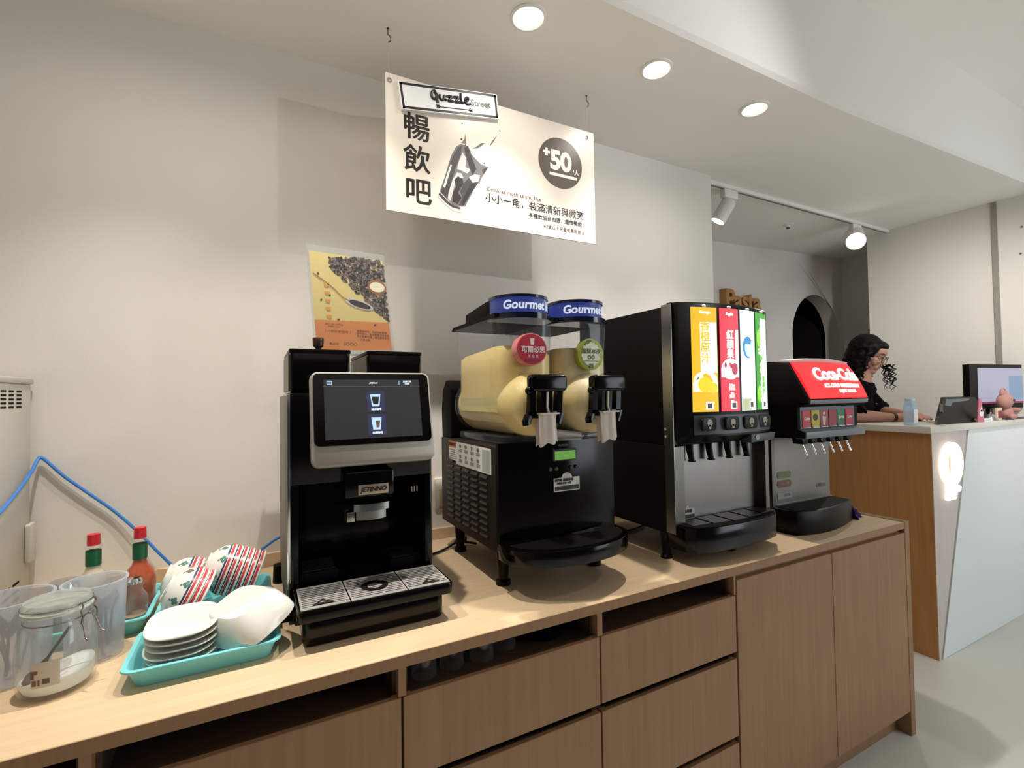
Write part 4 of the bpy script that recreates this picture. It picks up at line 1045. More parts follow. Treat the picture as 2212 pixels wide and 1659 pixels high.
# drip tray, bowed front
tp = [(1.744, 1.19), (1.744, 1.135)] + [(1.752+(2.15-1.752)*k/14, 1.118-.045*sin(pi*(.08+.92*k/14)**.8)) for k in range(15)] + [(2.158, 1.19)]
m = MB(BLACK).prism(tp, 'xy', ZT+.0004, 0.932, .003)
m.use(BLACKM).prism([(1.765, 1.185), (1.765, 1.13)] + [(1.77+(2.135-1.77)*k/14, 1.125-.038*sin(pi*(.08+.92*k/14)**.8)) for k in range(15)] + [(2.14, 1.185)], 'xy', 0.9322, 0.9335)
tr = m.build('drip_tray', c)
for z, col, lbl, tx in ((1.035, (92, 104, 60), 'green', '請先取杯'), (1.000, (112, 66, 52), 'red', '小心冰塊')):
    f = MB(mat('pill_'+lbl, col, .5)).prism(rrect(1.795, 1.882, z, z+.027, .011), 'xz', 1.199, 1.2003).build('notice_sticker', c); f['label'] = lbl+' rounded sticker'
    text('sticker_text', tx, mat('sticker_ink', (170, 160, 130), .5), f, (1.838, 1.1986, z+.0135), .014)
f = MB(mat('sticker_grey', (150, 152, 150), .5)).box(1.795, 1.885, 1.199, 1.2003, .955, .98).build('barcode_sticker', c)
m = MB(INKG)
for k in range(8): m.box(1.835+k*.005, 1.8375+k*.005, 1.1984, 1.1989, .962, .974)
m.build('barcode', f)
text('plate_lettering', 'LANCER', INKG, c, (2.085, 1.1998, .985), .020, bold=.0004, sx=.9)
# ------------------------------------------------------------------ hanging sign
YS = 1.488
c = empty('hanging_sign', (0.75, YS, 2.17), 'large cream all-you-can-drink sign board hung from two ceiling hooks', 'sign')
def sg(x, y, d=0.0):
    p = on_y(x, y, YS); return V((p.x, YS-d, p.z))
BOARD = mat('cream_sign_board', (232, 222, 208), 0.33, var=0.012, scale=3)
bx0, bx1, bz0, bz1 = 0.352, 1.157, 1.957, 2.392
b = MB(BOARD).box(bx0, bx1, YS, YS+.005, bz0, bz1, .0008, 1).build('board', c)
INKS = mat('sign_black_ink', (30, 22, 22), 0.4)
INKB = mat('sign_brown_ink', (92, 78, 68), 0.45)
def stext(tx, x, y, size, m=INKS, **k): return text('lettering', tx, m, b, sg(x, y, .0003), size, ext=.00008, **k)
for ch, y in (('暢', 279), ('飲', 348), ('吧', 417)):
    q = 900 if ch == '暢' else (901 if ch == '飲' else 904)
    stext(ch, q, y, 0.091, bold=.0016)
stext('Drink as much as you like', 1052, 408, 0.0195, INKB, bold=.0004, align='LEFT', spacing=1.05)
stext('小小一角，裝滿清新與微笑', 1160, 449, 0.0345, INKS, bold=.0004)
stext('多種飲品自由選，盡情暢飲！', 1206, 477, 0.0195, INKS, bold=.0004)
stext('※7歲以下兒童免費飲用 :)', 1219, 497, 0.0165, INKB, bold=.0002)
# round price badge
cc = sg(1211, 353); RB = 0.0945
BADGE = mat('sign_badge_brown', (84, 72, 64), 0.35, var=0.02)
bd = MB(BADGE).prism(ell(cc.x, cc.z, RB*1.02, RB, 56), 'xz', YS-.0008, YS-.0002).build('price_badge', b)
PWT = mat('sign_print_white', (248, 242, 232), 0.4)
text('lettering', '+', PWT, bd, (cc.x-.062, YS-.0012, cc.z+.028), .05, bold=.003)
text('lettering', '50', PWT, bd, (cc.x+.0, YS-.0012, cc.z+.004), .098, bold=.004, spacing=.95)
text('lettering', '/人', PWT, bd, (cc.x+.068, YS-.0012, cc.z-.024), .024, bold=.0007)
MB(PWT).box(cc.x-.05, cc.x+.072, YS-.0014, YS-.0009, cc.z-.052, cc.z-.041).build('badge_line', bd)
# printed glass of cola with a splash, tilted to the right
G = [mat('print_black', (22, 19, 20), .45), mat('print_dark', (52, 49, 50), .45), mat('print_mid', (104, 100, 101), .45), mat('print_light', (198, 194, 192), .45), mat('print_pale', (226, 220, 214), .45)]
m = MB(*G); cnt = [0]
def shp(mi, pts):
    m.mi = mi; cnt[0] += 1; m.poly([sg(x, y, .0003+.00001*cnt[0]) for x, y in pts])
def zp(pts): return [(830+x*260/1307, 150+y*330/1659) for x, y in pts]   # outline points read in a close-up of the sign
glass = zp([(580, 1380), (610, 1300), (660, 1160), (700, 1020), (730, 930), (780, 840), (830, 810), (900, 830), (950, 900), (1010, 980), (1070, 1040), (1130, 1060), (1090, 1130), (1050, 1190), (1030, 1250), (980, 1290), (930, 1400), (880, 1490), (830, 1560), (760, 1540), (660, 1460)])
shp(2, glass)
shp(1, zp([(600, 1370), (640, 1250), (690, 1090), (720, 1000), (760, 920), (800, 850), (840, 830), (830, 930), (790, 1030), (760, 1120), (730, 1230), (700, 1330), (680, 1420)]))
shp(3, zp([(700, 1330), (740, 1200), (790, 1120), (840, 1130), (860, 1180), (800, 1170), (770, 1230), (740, 1350), (720, 1430), (690, 1410)]))
shp(0, zp([(760, 1200), (800, 1160), (850, 1190), (860, 1240), (800, 1340), (840, 1390), (800, 1460), (740, 1440), (750, 1330), (780, 1270)]))
shp(1, zp([(860, 1240), (920, 1180), (990, 1210), (1030, 1180), (1010, 1260), (950, 1330), (900, 1420), (850, 1500), (810, 1470), (850, 1390), (820, 1330)]))
shp(0, zp([(930, 1250), (1000, 1230), (960, 1310), (900, 1400), (860, 1470), (850, 1440), (890, 1340)]))
shp(3, zp([(810, 1000), (850, 900), (890, 960), (880, 1060), (940, 1090), (900, 1130), (840, 1100), (790, 1080)]))
shp(4, zp([(940, 870), (1020, 850), (1090, 830), (1130, 850), (1140, 930), (1110, 1040), (1050, 1030), (990, 970), (940, 910)]))
shp(0, zp([(870, 850), (910, 830), (930, 900), (960, 980), (1000, 1080), (960, 1150), (930, 1080), (900, 990), (880, 920)]))
shp(4, zp([(920, 1170), (980, 1140), (1040, 1150), (1020, 1220), (960, 1230)]))
shp(3, zp([(580, 1380), (600, 1320), (700, 1430), (770, 1490), (880, 1490), (830, 1560), (750, 1540), (650, 1460)]))
shp(1, zp([(590, 1360), (600, 1335), (690, 1430), (760, 1480), (830, 1500), (820, 1520), (740, 1500), (660, 1440)]))
shp(1, zp([(1060, 1090), (1130, 1060), (1100, 1110), (1075, 1140)]))
shp(2, zp([(950, 860), (1000, 840), (1050, 800), (1090, 800), (1060, 830), (1010, 860)]))
shp(2, zp([(1140, 840), (1170, 780), (1230, 710), (1190, 780), (1160, 820)]))
shp(2, zp([(835, 800), (870, 760), (880, 690), (884, 760), (890, 810)]))
for x, y, r in ((845, 587, 8), (838, 758, 11), (1085, 1020, 9), (1255, 668, 7), (880, 820, 7)): shp(1, zp([(x+r*cos(k*pi/5), y+r*sin(k*pi/5)) for k in range(10)]))
shp(4, zp([(640, 1270), (680, 1140), (720, 1030), (735, 1040), (700, 1150), (660, 1290)]))
shp(4, zp([(1000, 1265), (1020, 1235), (1030, 1255), (960, 1370), (900, 1480), (885, 1475)]))
m.build('cola_glass_picture', b)
# name plaque across the upper left corner
k = 0.031
P4 = [sg(859, 174, k), sg(1073, 205, k), sg(1080, 257, k), sg(870, 234, k)]
PLQ = mat('plaque_white', (240, 240, 240), 0.4, var=0.01); PLB = mat('plaque_black', (40, 38, 42), 0.4)
def plq(u, v, d):
    p = P4[0].lerp(P4[1], u).lerp(P4[3].lerp(P4[2], u), v); return V((p.x, YS-d, p.z))
for i, (x, y) in enumerate(((859, 174), (1073, 204), (1078, 257), (868, 235))):
    q = on_y(x, y, YS-.012); P4[i] = V((q.x, 0, q.z))
m = MB(PLQ); m.loft([[plq(u, v, d) for u, v in ((0, 0), (1, 0), (1, 1), (0, 1))] for d in (.0008, .012)])
pl = m.build('name_plaque', c)
m = MB(PLB); a0, b0, a1, b1 = .012, .03, .03, .12
def fr4(u0, u1, v0, v1): m.loft([[plq(u, v, d) for u, v in ((u0, v0), (u1, v0), (u1, v1), (u0, v1))] for d in (.0121, .0125)])
fr4(.012, .988, .03, .115); fr4(.012, .988, .885, .97); fr4(.012, .032, .03, .97); fr4(.968, .988, .03, .97)
m.build('plaque_border', pl)
Rq = (P4[1]-P4[0]).normalized(); Uq = (P4[0]-P4[3]).normalized()
# the shop's hand-drawn wordmark as strokes
m = MB(PLB)
def st(pts, w=.0047):
    pts = [plq(*p, .0135) for p in pts]; m.tube(cr(pts, 5), [w]*len(cr(pts, 5)), 8)
def wm(x, y): # close-up pixels -> plaque u, v
    X, Y = 830+x*260/1307, 150+y*330/1659
    q = on_y(X, Y, YS-.012); bestu = (q.x-P4[0].x)/(P4[1].x-P4[0].x)
    zt = P4[0].z+(P4[1].z-P4[0].z)*bestu; zb = P4[3].z+(P4[2].z-P4[3].z)*bestu
    return bestu, (zt-q.z)/(zt-zb)
def stz(pts, w=.0042):
    q = [plq(*wm(*p), .0125) for p in pts]; s = cr(q, 5); m.tube(s, w, 8)
stz([(552, 268), (540, 235), (515, 240), (502, 275), (512, 310), (540, 312), (556, 290), (556, 265), (553, 300), (556, 335), (560, 358)], .0046)
stz([(592, 272), (590, 310), (608, 328), (632, 315), (640, 282), (642, 318), (660, 332)])
stz([(662, 290), (722, 296), (680, 336), (735, 344)]); stz([(738, 298), (796, 305), (756, 350), (812, 356)])
stz([(824, 262), (820, 310), (828, 358), (850, 362)])
stz([(864, 345), (895, 335), (900, 312), (880, 308), (866, 340), (880, 374), (925, 370)])
m.build('wordmark', pl)
qs = plq(*wm(1034, 373), .0127)
text('plaque_text', 'Street', mat('plaque_grey', (90, 88, 92), .4), pl, qs, .030, Rq, Uq, bold=.0006)
m = MB(PLB)
def seg(p, q, w): m.tube([plq(*wm(*p), .0125), plq(*wm(*q), .0125)], w, 6)
seg((545, 395), (935, 440), .0013)
for x, y in ((555, 395), (575, 398)): seg((x-15, y-18), (x+12, y+1), .0018); seg((x-12, y+15), (x+12, y+1), .0018)
for x, y in ((905, 437), (925, 440)): seg((x+12, y-16), (x-10, y), .0015); seg((x+14, y+14), (x-10, y), .0015)
m.build('arrow', pl)
for x, y in ((841, 173), (1267, 297)):
    q = sg(x, y)
    MB(CHROME).lathe((q.x, YS-.0006, q.z), [(.004, 0), (.0078, 0), (.0078, -.0012), (.004, -.0016), (.004, 0)], 20, axis='y').build('eyelet', c)
LINE = clear('fishing_line', (.95, .95, .95), .3, .1, .25)
for (x, y), hx in (((841, 173), .361), ((1267, 297), 1.126)):
    q = sg(x, y); MB(LINE).tube([(q.x, YS-.001, q.z), (hx, YS, 2.502)], .0006, 5).build('hanging_line', c)

# ------------------------------------------------------------------ left end: grey machine box and blue cable
c = empty('vented_metal_box', (-0.8, 1.45, ZT), 'tall beige grey metal box with vent slots at the left edge', 'metal box')
XR = -0.536
m = MB(LGREY).box(-1.0, XR, 1.10, 1.735, ZT+.012, 1.425, .003); m.build('housing', c)
MB(LGREY).box(-1.004, XR+.004, 1.096, 1.742, 1.425, 1.441, .003).build('lid', c)
m = MB(BLACKM)
for a in range(3):
    for k in range(5):
        y = on_x(7+a*17, 850, XR).y; z = 1.405-k*.0098
        m.prism(rrect(y-.014, y+.014, z-.0024, z+.0024, .002), 'yz', XR+.0001, XR+.0006)
for a in range(4):
    for k in range(3):
        y = 1.655-.05*a; z = .925-.02*k
        m.prism(rrect(y-.018, y+.018, z-.003, z+.003, .002), 'yz', XR+.0001, XR+.0006)
m.build('vent_slots', c)
MB(LGREY).prism(rrect(1.70, 1.74, .96, 1.06, .006), 'yz', XR+.0005, XR+.012, .002).build('side_bracket', c)
for x in (-.97, -.57):
    for y in (1.13, 1.70): MB(BLACKM).cyl((x, y, ZT+.0004), (x, y, ZT+.012), .014, n=16).build('foot', c)
pts = [(-.525, 1.30, 1.06), (-.525, 1.50, 1.115), (-.5255, 1.62, 1.155), (-.524, 1.70, 1.195), (-.521, 1.737, 1.225), (-.512, 1.742, 1.225), (-.47, 1.742, 1.175), (-.42, 1.742, 1.125), (-.36, 1.742, 1.065), (-.30, 1.735, .995), (-.25, 1.725, .93), (-.20, 1.715, .875), (-.14, 1.71, .853), (-.07, 1.71, .853), (-.02, 1.712, .885), (.02, 1.715, .915), (.07, 1.715, .94), (.14, 1.71, .93), (.2, 1.70, .90)]
tag(MB(BLUECAB).tube(cr(pts, 6), .0042, 10).build('network_cable'), 'bright blue cable sagging along the white wall behind the bowls', 'cable')

# ------------------------------------------------------------------ trays
def tray(name, x0, x1, y0, y1, h, label):
    m = MB(TEAL); r = .022; rg = []
    def ring(d, z, rr): return [(a, b_, z) for a, b_ in rrect(x0+d, x1-d, y0+d, y1-d, rr, 6)]
    z0 = ZT+.0004
    rg = [ring(.020, z0, .02), ring(.004+.004, z0+h-.004, .024), ring(0, z0+h-.003, .026), ring(.0005, z0+h, .026), ring(.009, z0+h, .02), ring(.012, z0+h-.004, .018), ring(.0225, z0+.004, .016)]
    m.loft(rg); o = m.build(name); tag(o, label, 'tray', 'teal plastic trays'); return o
HT = .038
tray('serving_tray', -.226, .042, 1.110, 1.308, HT, 'front teal tray holding the plates and the tilted white dish')
tray('serving_tray', -.214, .030, 1.316, 1.560, HT, 'teal tray holding the patterned rice bowls')
tray('serving_tray', -.43, -.222, 1.372, 1.62, HT, 'rear left teal tray holding sauce bottles and jars')

# ------------------------------------------------------------------ plates and dish in the front tray
def plate_mesh():
    m = MB(WHITE); rg = []
    for hx, hy, z, p in ((.045, .064, 0, 2.6), (.050, .070, .0006, 2.6), (.062, .084, .0085, 2.8), (.064, .0865, .0105, 2.8), (.0635, .086, .0118, 2.8), (.061, .083, .0112, 2.8), (.049, .068, .0035, 2.6), (.040, .06, .003, 2.6)):
        rg.append([(a, b_, z) for a, b_ in superell(hx, hy, p, 48)])
    m.loft(rg); return m.build('oval_plate')
pl0 = plate_mesh()
nm = ['bottom', 'second lowest', 'third lowest', 'third from the top', 'second from the top', 'topmost']
for i in range(6):
    o = pl0 if i == 0 else pl0.copy()
    if i: COL.objects.link(o)
    o.location = (-.137+.0012*sin(i*2.3), 1.214+.0015*cos(i*1.7), ZT+.0052+i*.0125); o.rotation_euler = (0, 0, rad((-2, 1.5, -1, 2, 0, 1)[i]))
    tag(o, nm[i]+' white oval plate of the stack in the front teal tray', 'plate', 'stacked white plates')
m = MB(WHITE); rg = []
for hx, hy, z, p in ((.034, .05, .002, 3), (.046, .064, 0, 3), (.058, .078, .012, 3.2), (.068, .090, .040, 3.4), (.0695, .092, .050, 3.4), (.0705, .093, .056, 3.4), (.067, .0895, .056, 3.4), (.065, .087, .042, 3.4), (.054, .074, .014, 3.2), (.03, .046, .005, 3)):
    rg.append([(a, b_, z) for a, b_ in superell(hx, hy, p, 56)])
m.loft(rg); o = tag(m.build('deep_dish'), 'deep white oval dish upturned and tilted in the front teal tray', 'dish')
dz = V((.40, .12, -.90)).normalized()          # the way the dish opens: down to the right
o.rotation_mode = 'QUATERNION'; o.rotation_quaternion = V((0, 0, 1)).rotation_difference(dz)
o.location = V((-.014, 1.208, .893))-dz*.056

# ------------------------------------------------------------------ patterned bowls
BR = mat('bowl_red', (204, 70, 78), .25, var=.02); BB = mat('bowl_navy', (62, 70, 108), .25, var=.02); LEAF = mat('bowl_leaf_green', (78, 128, 122), .4, var=.2); LEAFB = mat('bowl_leaf_brown', (128, 112, 84), .4, var=.2)
def bowl_mesh():
    m = MB(WHITE, BB, BR, LEAF, LEAFB)
    P = [(.0005, .004), (.028, .004), (.029, 0), (.032, 0), (.0325, .005), (.045, .013), (.056, .026), (.0625, .040)]
    m.mi = 0; m.lathe((0, 0, 0), P, 48)
    def seg(a, b_, mi): m.mi = mi; m.lathe((0, 0, 0), [a, b_], 48)
    seg((.0625, .040), (.0640, .0445), 1); seg((.0640, .0445), (.0644, .0462), 0); seg((.0644, .0462), (.0662, .0520), 2)
    m.mi = 0; m.lathe((0, 0, 0), [(.0662, .052), (.0672, .056), (.0662, .0572), (.065, .056), (.060, .041), (.053, .0275), (.042, .0155), (.028, .009), (.0005, .008)], 48)
    rnd = random.Random(11)
    for k in range(9):
        a0 = 2*pi*k/9+.3; z0 = .024+.007*(k % 2); mi = 3 if k % 3 else 4
        for (da, dz, s) in ((0, 0, .0045), (.09, .004, .0042), (-.09, .0045, .0042), (.02, .009, .004), (.05, -.006, .0025)):
            z = z0+dz; r = .0455+(z-.013)/(.026-.013)*.0105 if z < .026 else .056+(z-.026)/.014*.0065
            m.mi = mi; a = a0+da
            pts = []
            for q in range(8):
                t = 2*pi*q/8; zz = z+s*sin(t)*.9; aa = a+s*cos(t)/r
                rr = (.045+(zz-.013)/.013*.011 if zz < .026 else .056+(zz-.026)/.014*.0065)+.0004
                pts.append((rr*cos(aa), rr*sin(aa), zz))
            m.poly(pts)
    o = m.build('rice_bowl'); return o
b0 = bowl_mesh(); first = [True]
def bowl(rc, axis, spin, label, grp):
    """rc: centre of the rim; axis: direction the bowl opens towards"""
    if first[0]: o = b0; first[0] = False
    else: o = b0.copy(); COL.objects.link(o)
    q = V((0, 0, 1)).rotation_difference(V(axis).normalized()) @ Quaternion((0, 0, 1), spin)
    o.rotation_mode = 'QUATERNION'; o.rotation_quaternion = q
    o.location = V(rc)-V(axis).normalized()*.056
    tag(o, label, 'bowl', grp); return o
A1 = (.80, -.10, -.60)
onm = ['leftmost bowl', 'second bowl from the left', 'third bowl from the left', 'fourth bowl from the left', 'fifth bowl from the left', 'rightmost bowl']
BS = .945      # the bowls' size
def row(n, x0, y0, az, ay, step, spin, label, grp):
    # a leaning row of nested bowls: the last rim stands on the tray floor, the others sit over one another
    ax = V((math.sqrt(1-az*az-ay*ay), ay, az)); zl = ZT+.0068+.0672*BS*math.sqrt(1-az*az)
    for i in range(n):
        c_ = V((x0, y0, zl-az*step*(n-1)))+ax*(step*i)
        o = bowl(c_+ax*.056*(1-BS), ax, spin+.7*i, label(i), grp); o.scale = (BS, BS, BS)
row(6, -.070, 1.466, -.36, -.05, .0142, .2, lambda i: onm[i]+' of the long tilted row beside the coffee machine', 'rice bowls in the long row')
row(2, -.160, 1.484, -.42, 0, .0128, 1.9, lambda i: ('upper', 'lower')[i]+' bowl of the leaning pair at the back left of the bowl tray', 'rice bowls in the back pair')
row(3, -.142, 1.374, -.46, 0, .0128, 3.1, lambda i: ('outermost', 'middle', 'innermost')[i]+' bowl of the short leaning row just behind the plates', 'rice bowls in the short front row')

# ------------------------------------------------------------------ glass clip jar with sugar
jx, jy_, jr = -.334, 1.212, .056
c = empty('clip_top_jar', (jx, jy_, ZT), 'clear glass clip top jar part filled with white sugar', 'jar')
z0 = ZT+.0006
m = MB(GLASSG)
m.lathe((jx, jy_, z0), [(.0005, .0), (.048, .0), (.054, .005), (.0575, .02), (.0585, .06), (.056, .095), (.050, .118), (.0455, .126), (.0455, .134), (.049, .136), (.049, .142), (.043, .142)], 48)
m.lathe((jx, jy_, z0), [(.042, .142), (.042, .128), (.047, .117), (.053, .094), (.0555, .06), (.0545, .021), (.048, .0075), (.0005, .0065)], 48)
m.build('glass_body', c)
m = MB(mat('sugar', (246, 246, 242), .9, var=.02, scale=400, bump=.3, bscale=900)); rg = []
for f, dz in ((0, .0075), (.88, .0078), (.99, .021), (1.0, .03)):
    rg.append([(jx+.0535*f*cos(2*pi*k/40), jy_+.0535*f*sin(2*pi*k/40), z0+dz+(.010*cos(2*pi*k/40)+.004*sin(4*pi*k/40) if dz == .03 else 0)) for k in range(40)])
for f, g in ((.8, 1), (.5, .6), (.2, .3), (.01, 0)):
    rg.append([(jx+.0535*f*cos(2*pi*k/40), jy_+.0535*f*sin(2*pi*k/40), z0+.031+.004*(1-g)+(.013*cos(2*pi*k/40)*f+.004*sin(4*pi*k/40)*g)) for k in range(40)])
m.loft(rg[1:], True, True); sgr = m.build('sugar', c); sgr['kind'] = 'stuff'
SEAL = mat('jar_seal', (206, 212, 206), .5)
MB(SEAL).lathe((jx, jy_, z0), [(.044, .1425), (.051, .1425), (.052, .145), (.051, .148), (.044, .148)], 44).build('rubber_seal', c)
m = MB(clear('lid_glass', (.95, .97, .96), .3, .05, .35, (214, 220, 214))).lathe((jx, jy_, z0), [(.0005, .158), (.036, .160), (.043, .163), (.0475, .164), (.0495, .160), (.0495, .1485), (.047, .1482), (.046, .156), (.036, .154), (.0005, .152)], 44); m.build('glass_lid', c)
WIRE = mat('clip_wire', (150, 144, 136), .3, .9)
def circ(r, z, n=40): return [(jx+r*cos(2*pi*k/n), jy_+r*sin(2*pi*k/n), z0+z) for k in range(n+1)]
m = MB(WIRE).tube(circ(.0515, .1545), .0011, 6).tube(circ(.0475, .129), .0013, 6)
ang = rad(-25); ca, sa = cos(ang), sin(ang)
def jp(rad_, t, z): return (jx+rad_*ca-t*sa, jy_+rad_*sa+t*ca, z0+z)
for s in (-1, 1):
    w = .015*s
    m.tube(cr([jp(.050, w, .154), jp(.055, w, .158), jp(.0575, w, .15), jp(.054, w, .142), jp(.058, w*1.1, .134), jp(.058, w*1.1, .122), jp(.055, w, .119), jp(.0535, w*.8, .126), jp(.056, w*.6, .134)], 5), .0013, 6)
    m.tube(cr([jp(.056, w, .121), jp(.060, w*1.05, .110), jp(.0645, w*1.2, .095), jp(.070, w*1.3, .091)], 5), .0014, 6)
m.tube([jp(.056, -.010, .134), jp(.056, .010, .134)], .0012, 6); m.sph(jp(.0575, .0, .134), .0028, 8)
m.build('wire_clip', c)
T = Matrix.Translation(V((jx-.004, jy_-.052, z0+.058)))
m = MB(mat('jar_label', (205, 196, 184), .6)); pts = []
rg = []
for k in range(7):
    a = rad(-110+k*6.5); rg.append([(jx+.0592*cos(a), jy_+.0592*sin(a), z0+.028), (jx+.0592*cos(a), jy_+.0592*sin(a), z0+.072)])
m.loft(rg, False, False, closed=False); lb = m.build('paper_label', c)
m = MB(mat('label_brown_print', (106, 90, 80), .6))
for a0, a1, h0, h1 in ((-110, -100, .052, .058), (-110, -105, .044, .052), (-108, -102, .032, .042), (-100, -97, .032, .042), (-94, -84, .034, .043)):
    m.loft([[(jx+.0596*cos(rad(a)), jy_+.0596*sin(rad(a)), z0+h0), (jx+.0596*cos(rad(a)), jy_+.0596*sin(rad(a)), z0+h1)] for a in (a0, (a0+a1)/2, a1)], False, False, closed=False)
m.build('label_print', lb)
c2 = empty('sugar_scoop', (jx-.01, jy_, z0+.03), 'small dark scoop lying on the sugar inside the clip top jar', 'scoop')
q0 = V((jx-.022, jy_-.026, z0+.040)); q1 = V((jx+.022, jy_-.012, z0+.112))
MB(DGREY).tube([q0+(q1-q0)*.3, q1], .0026, 8).build('handle', c2)
m = MB(DGREY); dq = (q1-q0).normalized()
m.sph(q0, (.018, .012, .006), 14, M=(dq.to_track_quat('X', 'Z')).to_matrix().to_4x4()) if False else m.tube([q0-V((.016, .004, .012)), q0-V((.008, .002, .006)), q0, q0+(q1-q0)*.3], [.004, .0095, .0105, .0035], 12)
m.build('scoop_bowl', c2)

# ------------------------------------------------------------------ frosted cutlery tubs
def tub(x, y, r0, r1, h, label, seed, kind):
    c = empty('cutlery_tub', (x, y, ZT), label, 'tub', 'frosted plastic cutlery tubs')
    z = ZT+.0005
    m = MB(PLAST).lathe((x, y, z), [(.0005, 0), (r0, 0), (r0+.002, .004), (r1, h-.004), (r1+.003, h-.003), (r1+.003, h), (r1-.0022, h), (r0-.001, .006), (.0005, .004)], 44)
    m.build('tub_body', c)
    rnd = random.Random(seed)
    CUT = mat('dark_cutlery', (44, 34, 30), .35, .1) if kind else mat('grey_cutlery', (76, 70, 68), .3, .3)
    for k in range(12):
        a = rnd.random()*6.28; rr = (r0-.014)*math.sqrt(rnd.random()); a2 = a+rnd.uniform(-.7, .7); r2 = min(r1-.02, rr+.014)
        p0 = V((x+rr*cos(a), y+rr*sin(a), z+.006)); p1 = V((x+r2*cos(a2), y+r2*sin(a2), z+h*(.62+.2*rnd.random())))
        s = empty('spoon', p0, None, None)
        hd = MB(CUT).tube([p0, p0.lerp(p1, .7)], [.0032, .0022], 7)
        q = p0.lerp(p1, .70); d = (p1-p0).normalized()
        hd.tube([q, q.lerp(p1, .25), q.lerp(p1, .6), p1], [.0025, .009, .0105, .003], 8)
        o = hd.build('spoon'); bpy.data.objects.remove(s)
        tag(o, ('dark spoon standing in the frosted tub at the left edge' if kind else 'grey spoon standing in the frosted tub behind the sugar jar'), 'spoon', 'spoons in the left tub' if kind else 'spoons in the rear tub')
tub(-.304, 1.318, .046, .053, .156, 'frosted round cutlery tub behind the sugar jar', 21, 0)
tub(-.428, 1.300, .056, .063, .152, 'frosted round cutlery tub cut off at the left edge', 22, 1)

# ------------------------------------------------------------------ sauce bottles and jars in the rear tray
zt = ZT+.0052
def sauce_bottle(x, y, label, liqm, glassm, h=.212):
    c = empty('sauce_bottle', (x, y, zt), label, 'bottle')
    s = h/.212
    P = [(.0005, 0), (.030, 0), (.033, .004), (.034, .03), (.0345, .075), (.034, .088), (.0285, .104), (.0175, .118), (.0150, .126), (.0150, .176), (.0175, .178), (.0175, .183), (.0145, .184), (.0005, .184)]
    MB(glassm).lathe((x, y, zt), [(r, z*s) for r, z in P], 36).build('glass_body', c)
    if liqm:
        Q = [(.0005, .003), (.0305, .003), (.0325, .03), (.033, .075), (.0322, .087), (.027, .103), (.0165, .117), (.0140, .126), (.0140, .132), (.0005, .132)]
        MB(liqm).lathe((x, y, zt), [(r, z*s) for r, z in Q], 36).build('sauce', c)
    MB(GREENF).lathe((x, y, zt), [(.0153, .132*s), (.0156, .132*s), (.0156, .170*s), (.0153, .170*s)], 30).build('neck_foil', c)
    MB(RED).cyl((x, y, zt+.1842*s), (x, y, zt+h), .0135, .0130, 8).build('cap', c)
HOT = mat('hot_sauce', (186, 74, 26), .3, var=.1, scale=60, coat=.5)
BEI = mat('pale_sauce', (216, 196, 166), .4, var=.03)
sauce_bottle(-.266, 1.535, 'bottle of orange red hot sauce with green neck foil and red cap', HOT, GLASS, .206)
sauce_bottle(-.360, 1.545, 'beige sauce bottle with dark green neck foil and red cap', BEI, GLASS, .200)
c = empty('spice_jar', (-.402, 1.50, zt), 'glass spice jar with a shiny metal lid left of the beige bottle', 'jar')
MB(GLASS).lathe((-.395, 1.475, zt), [(.0005, 0), (.026, 0), (.029, .004), (.029, .085), (.026, .092), (.0235, .092), (.0265, .084), (.0265, .005), (.0005, .004)], 32).build('glass_body', c)
MB(mat('pepper', (92, 74, 60), .9, var=.3, scale=300)).cyl((-.395, 1.475, zt+.0045), (-.395, 1.475, zt+.06), .026, n=28).build('spice', c)
MB(CHROME).lathe((-.395, 1.475, zt), [(.0005, .118), (.026, .116), (.0295, .110), (.0295, .090), (.027, .090), (.027, .108), (.0005, .110)], 32).build('lid', c)
c = empty('shaker_jar', (-.262, 1.455, zt), 'small faceted glass jar in front of the hot sauce', 'jar')
jx2, jy2 = -.262, 1.445
m = MB(GLASS); rg = []
for r, z in ((.026, 0), (.028, .004), (.028, .03), (.0265, .034), (.028, .038), (.028, .062), (.022, .072), (.018, .078), (.018, .088), (.0205, .090), (.0205, .094), (.016, .094)):
    rg.append([(jx2+r*cos(2*pi*k/12), jy2+r*sin(2*pi*k/12), zt+z) for k in range(12)])
m.loft(rg, True, False); m.build('glass_body', c)
MB(mat('jar_powder', (150, 128, 110), .9, var=.2, scale=200)).cyl((jx2, jy2, zt+.004), (jx2, jy2, zt+.022), .024, n=12).build('seasoning', c)
MB(CHROME).lathe((jx2, jy2, zt), [(.0005, .108), (.012, .107), (.017, .101), (.017, .0945), (.0005, .0945)], 24).build('lid', c)

# ------------------------------------------------------------------ right end: purple cloth, packets between the dispensers, power cords
m = MB(mat('purple_cloth', (58, 22, 92), .9, var=.2, scale=60, bump=.4)); rg = []
q = on_z(1880, 1118, ZT)
for k in range(9):
    t = k/8; cx_ = 2.165+.012+.075*t; h = .052*(1-t)**.6+.012
    rg.append([(cx_+.01*sin(3*j+k), 1.17+(.055-.02*t)*cos(pi*j/11)+.006*sin(k*2+j), ZT+.0006+max(0, h*sin(pi*j/11)*(1+.18*sin(j*2.6+k)))) for j in range(12)])
m.loft(rg); tag(m.build('cloth'), 'crumpled purple cloth on the worktop right of the soda fountain', 'cloth')
c = empty('snack_packet', (1.80, 1.50, ZT), 'yellow patterned packet seen in the gap between the two dispensers', 'packet')
def gp(x, y, Y): return on_y(x, y, Y)
Y0 = 1.66
a, b_ = gp(1622, 1095, Y0), gp(1668, 1020, Y0)
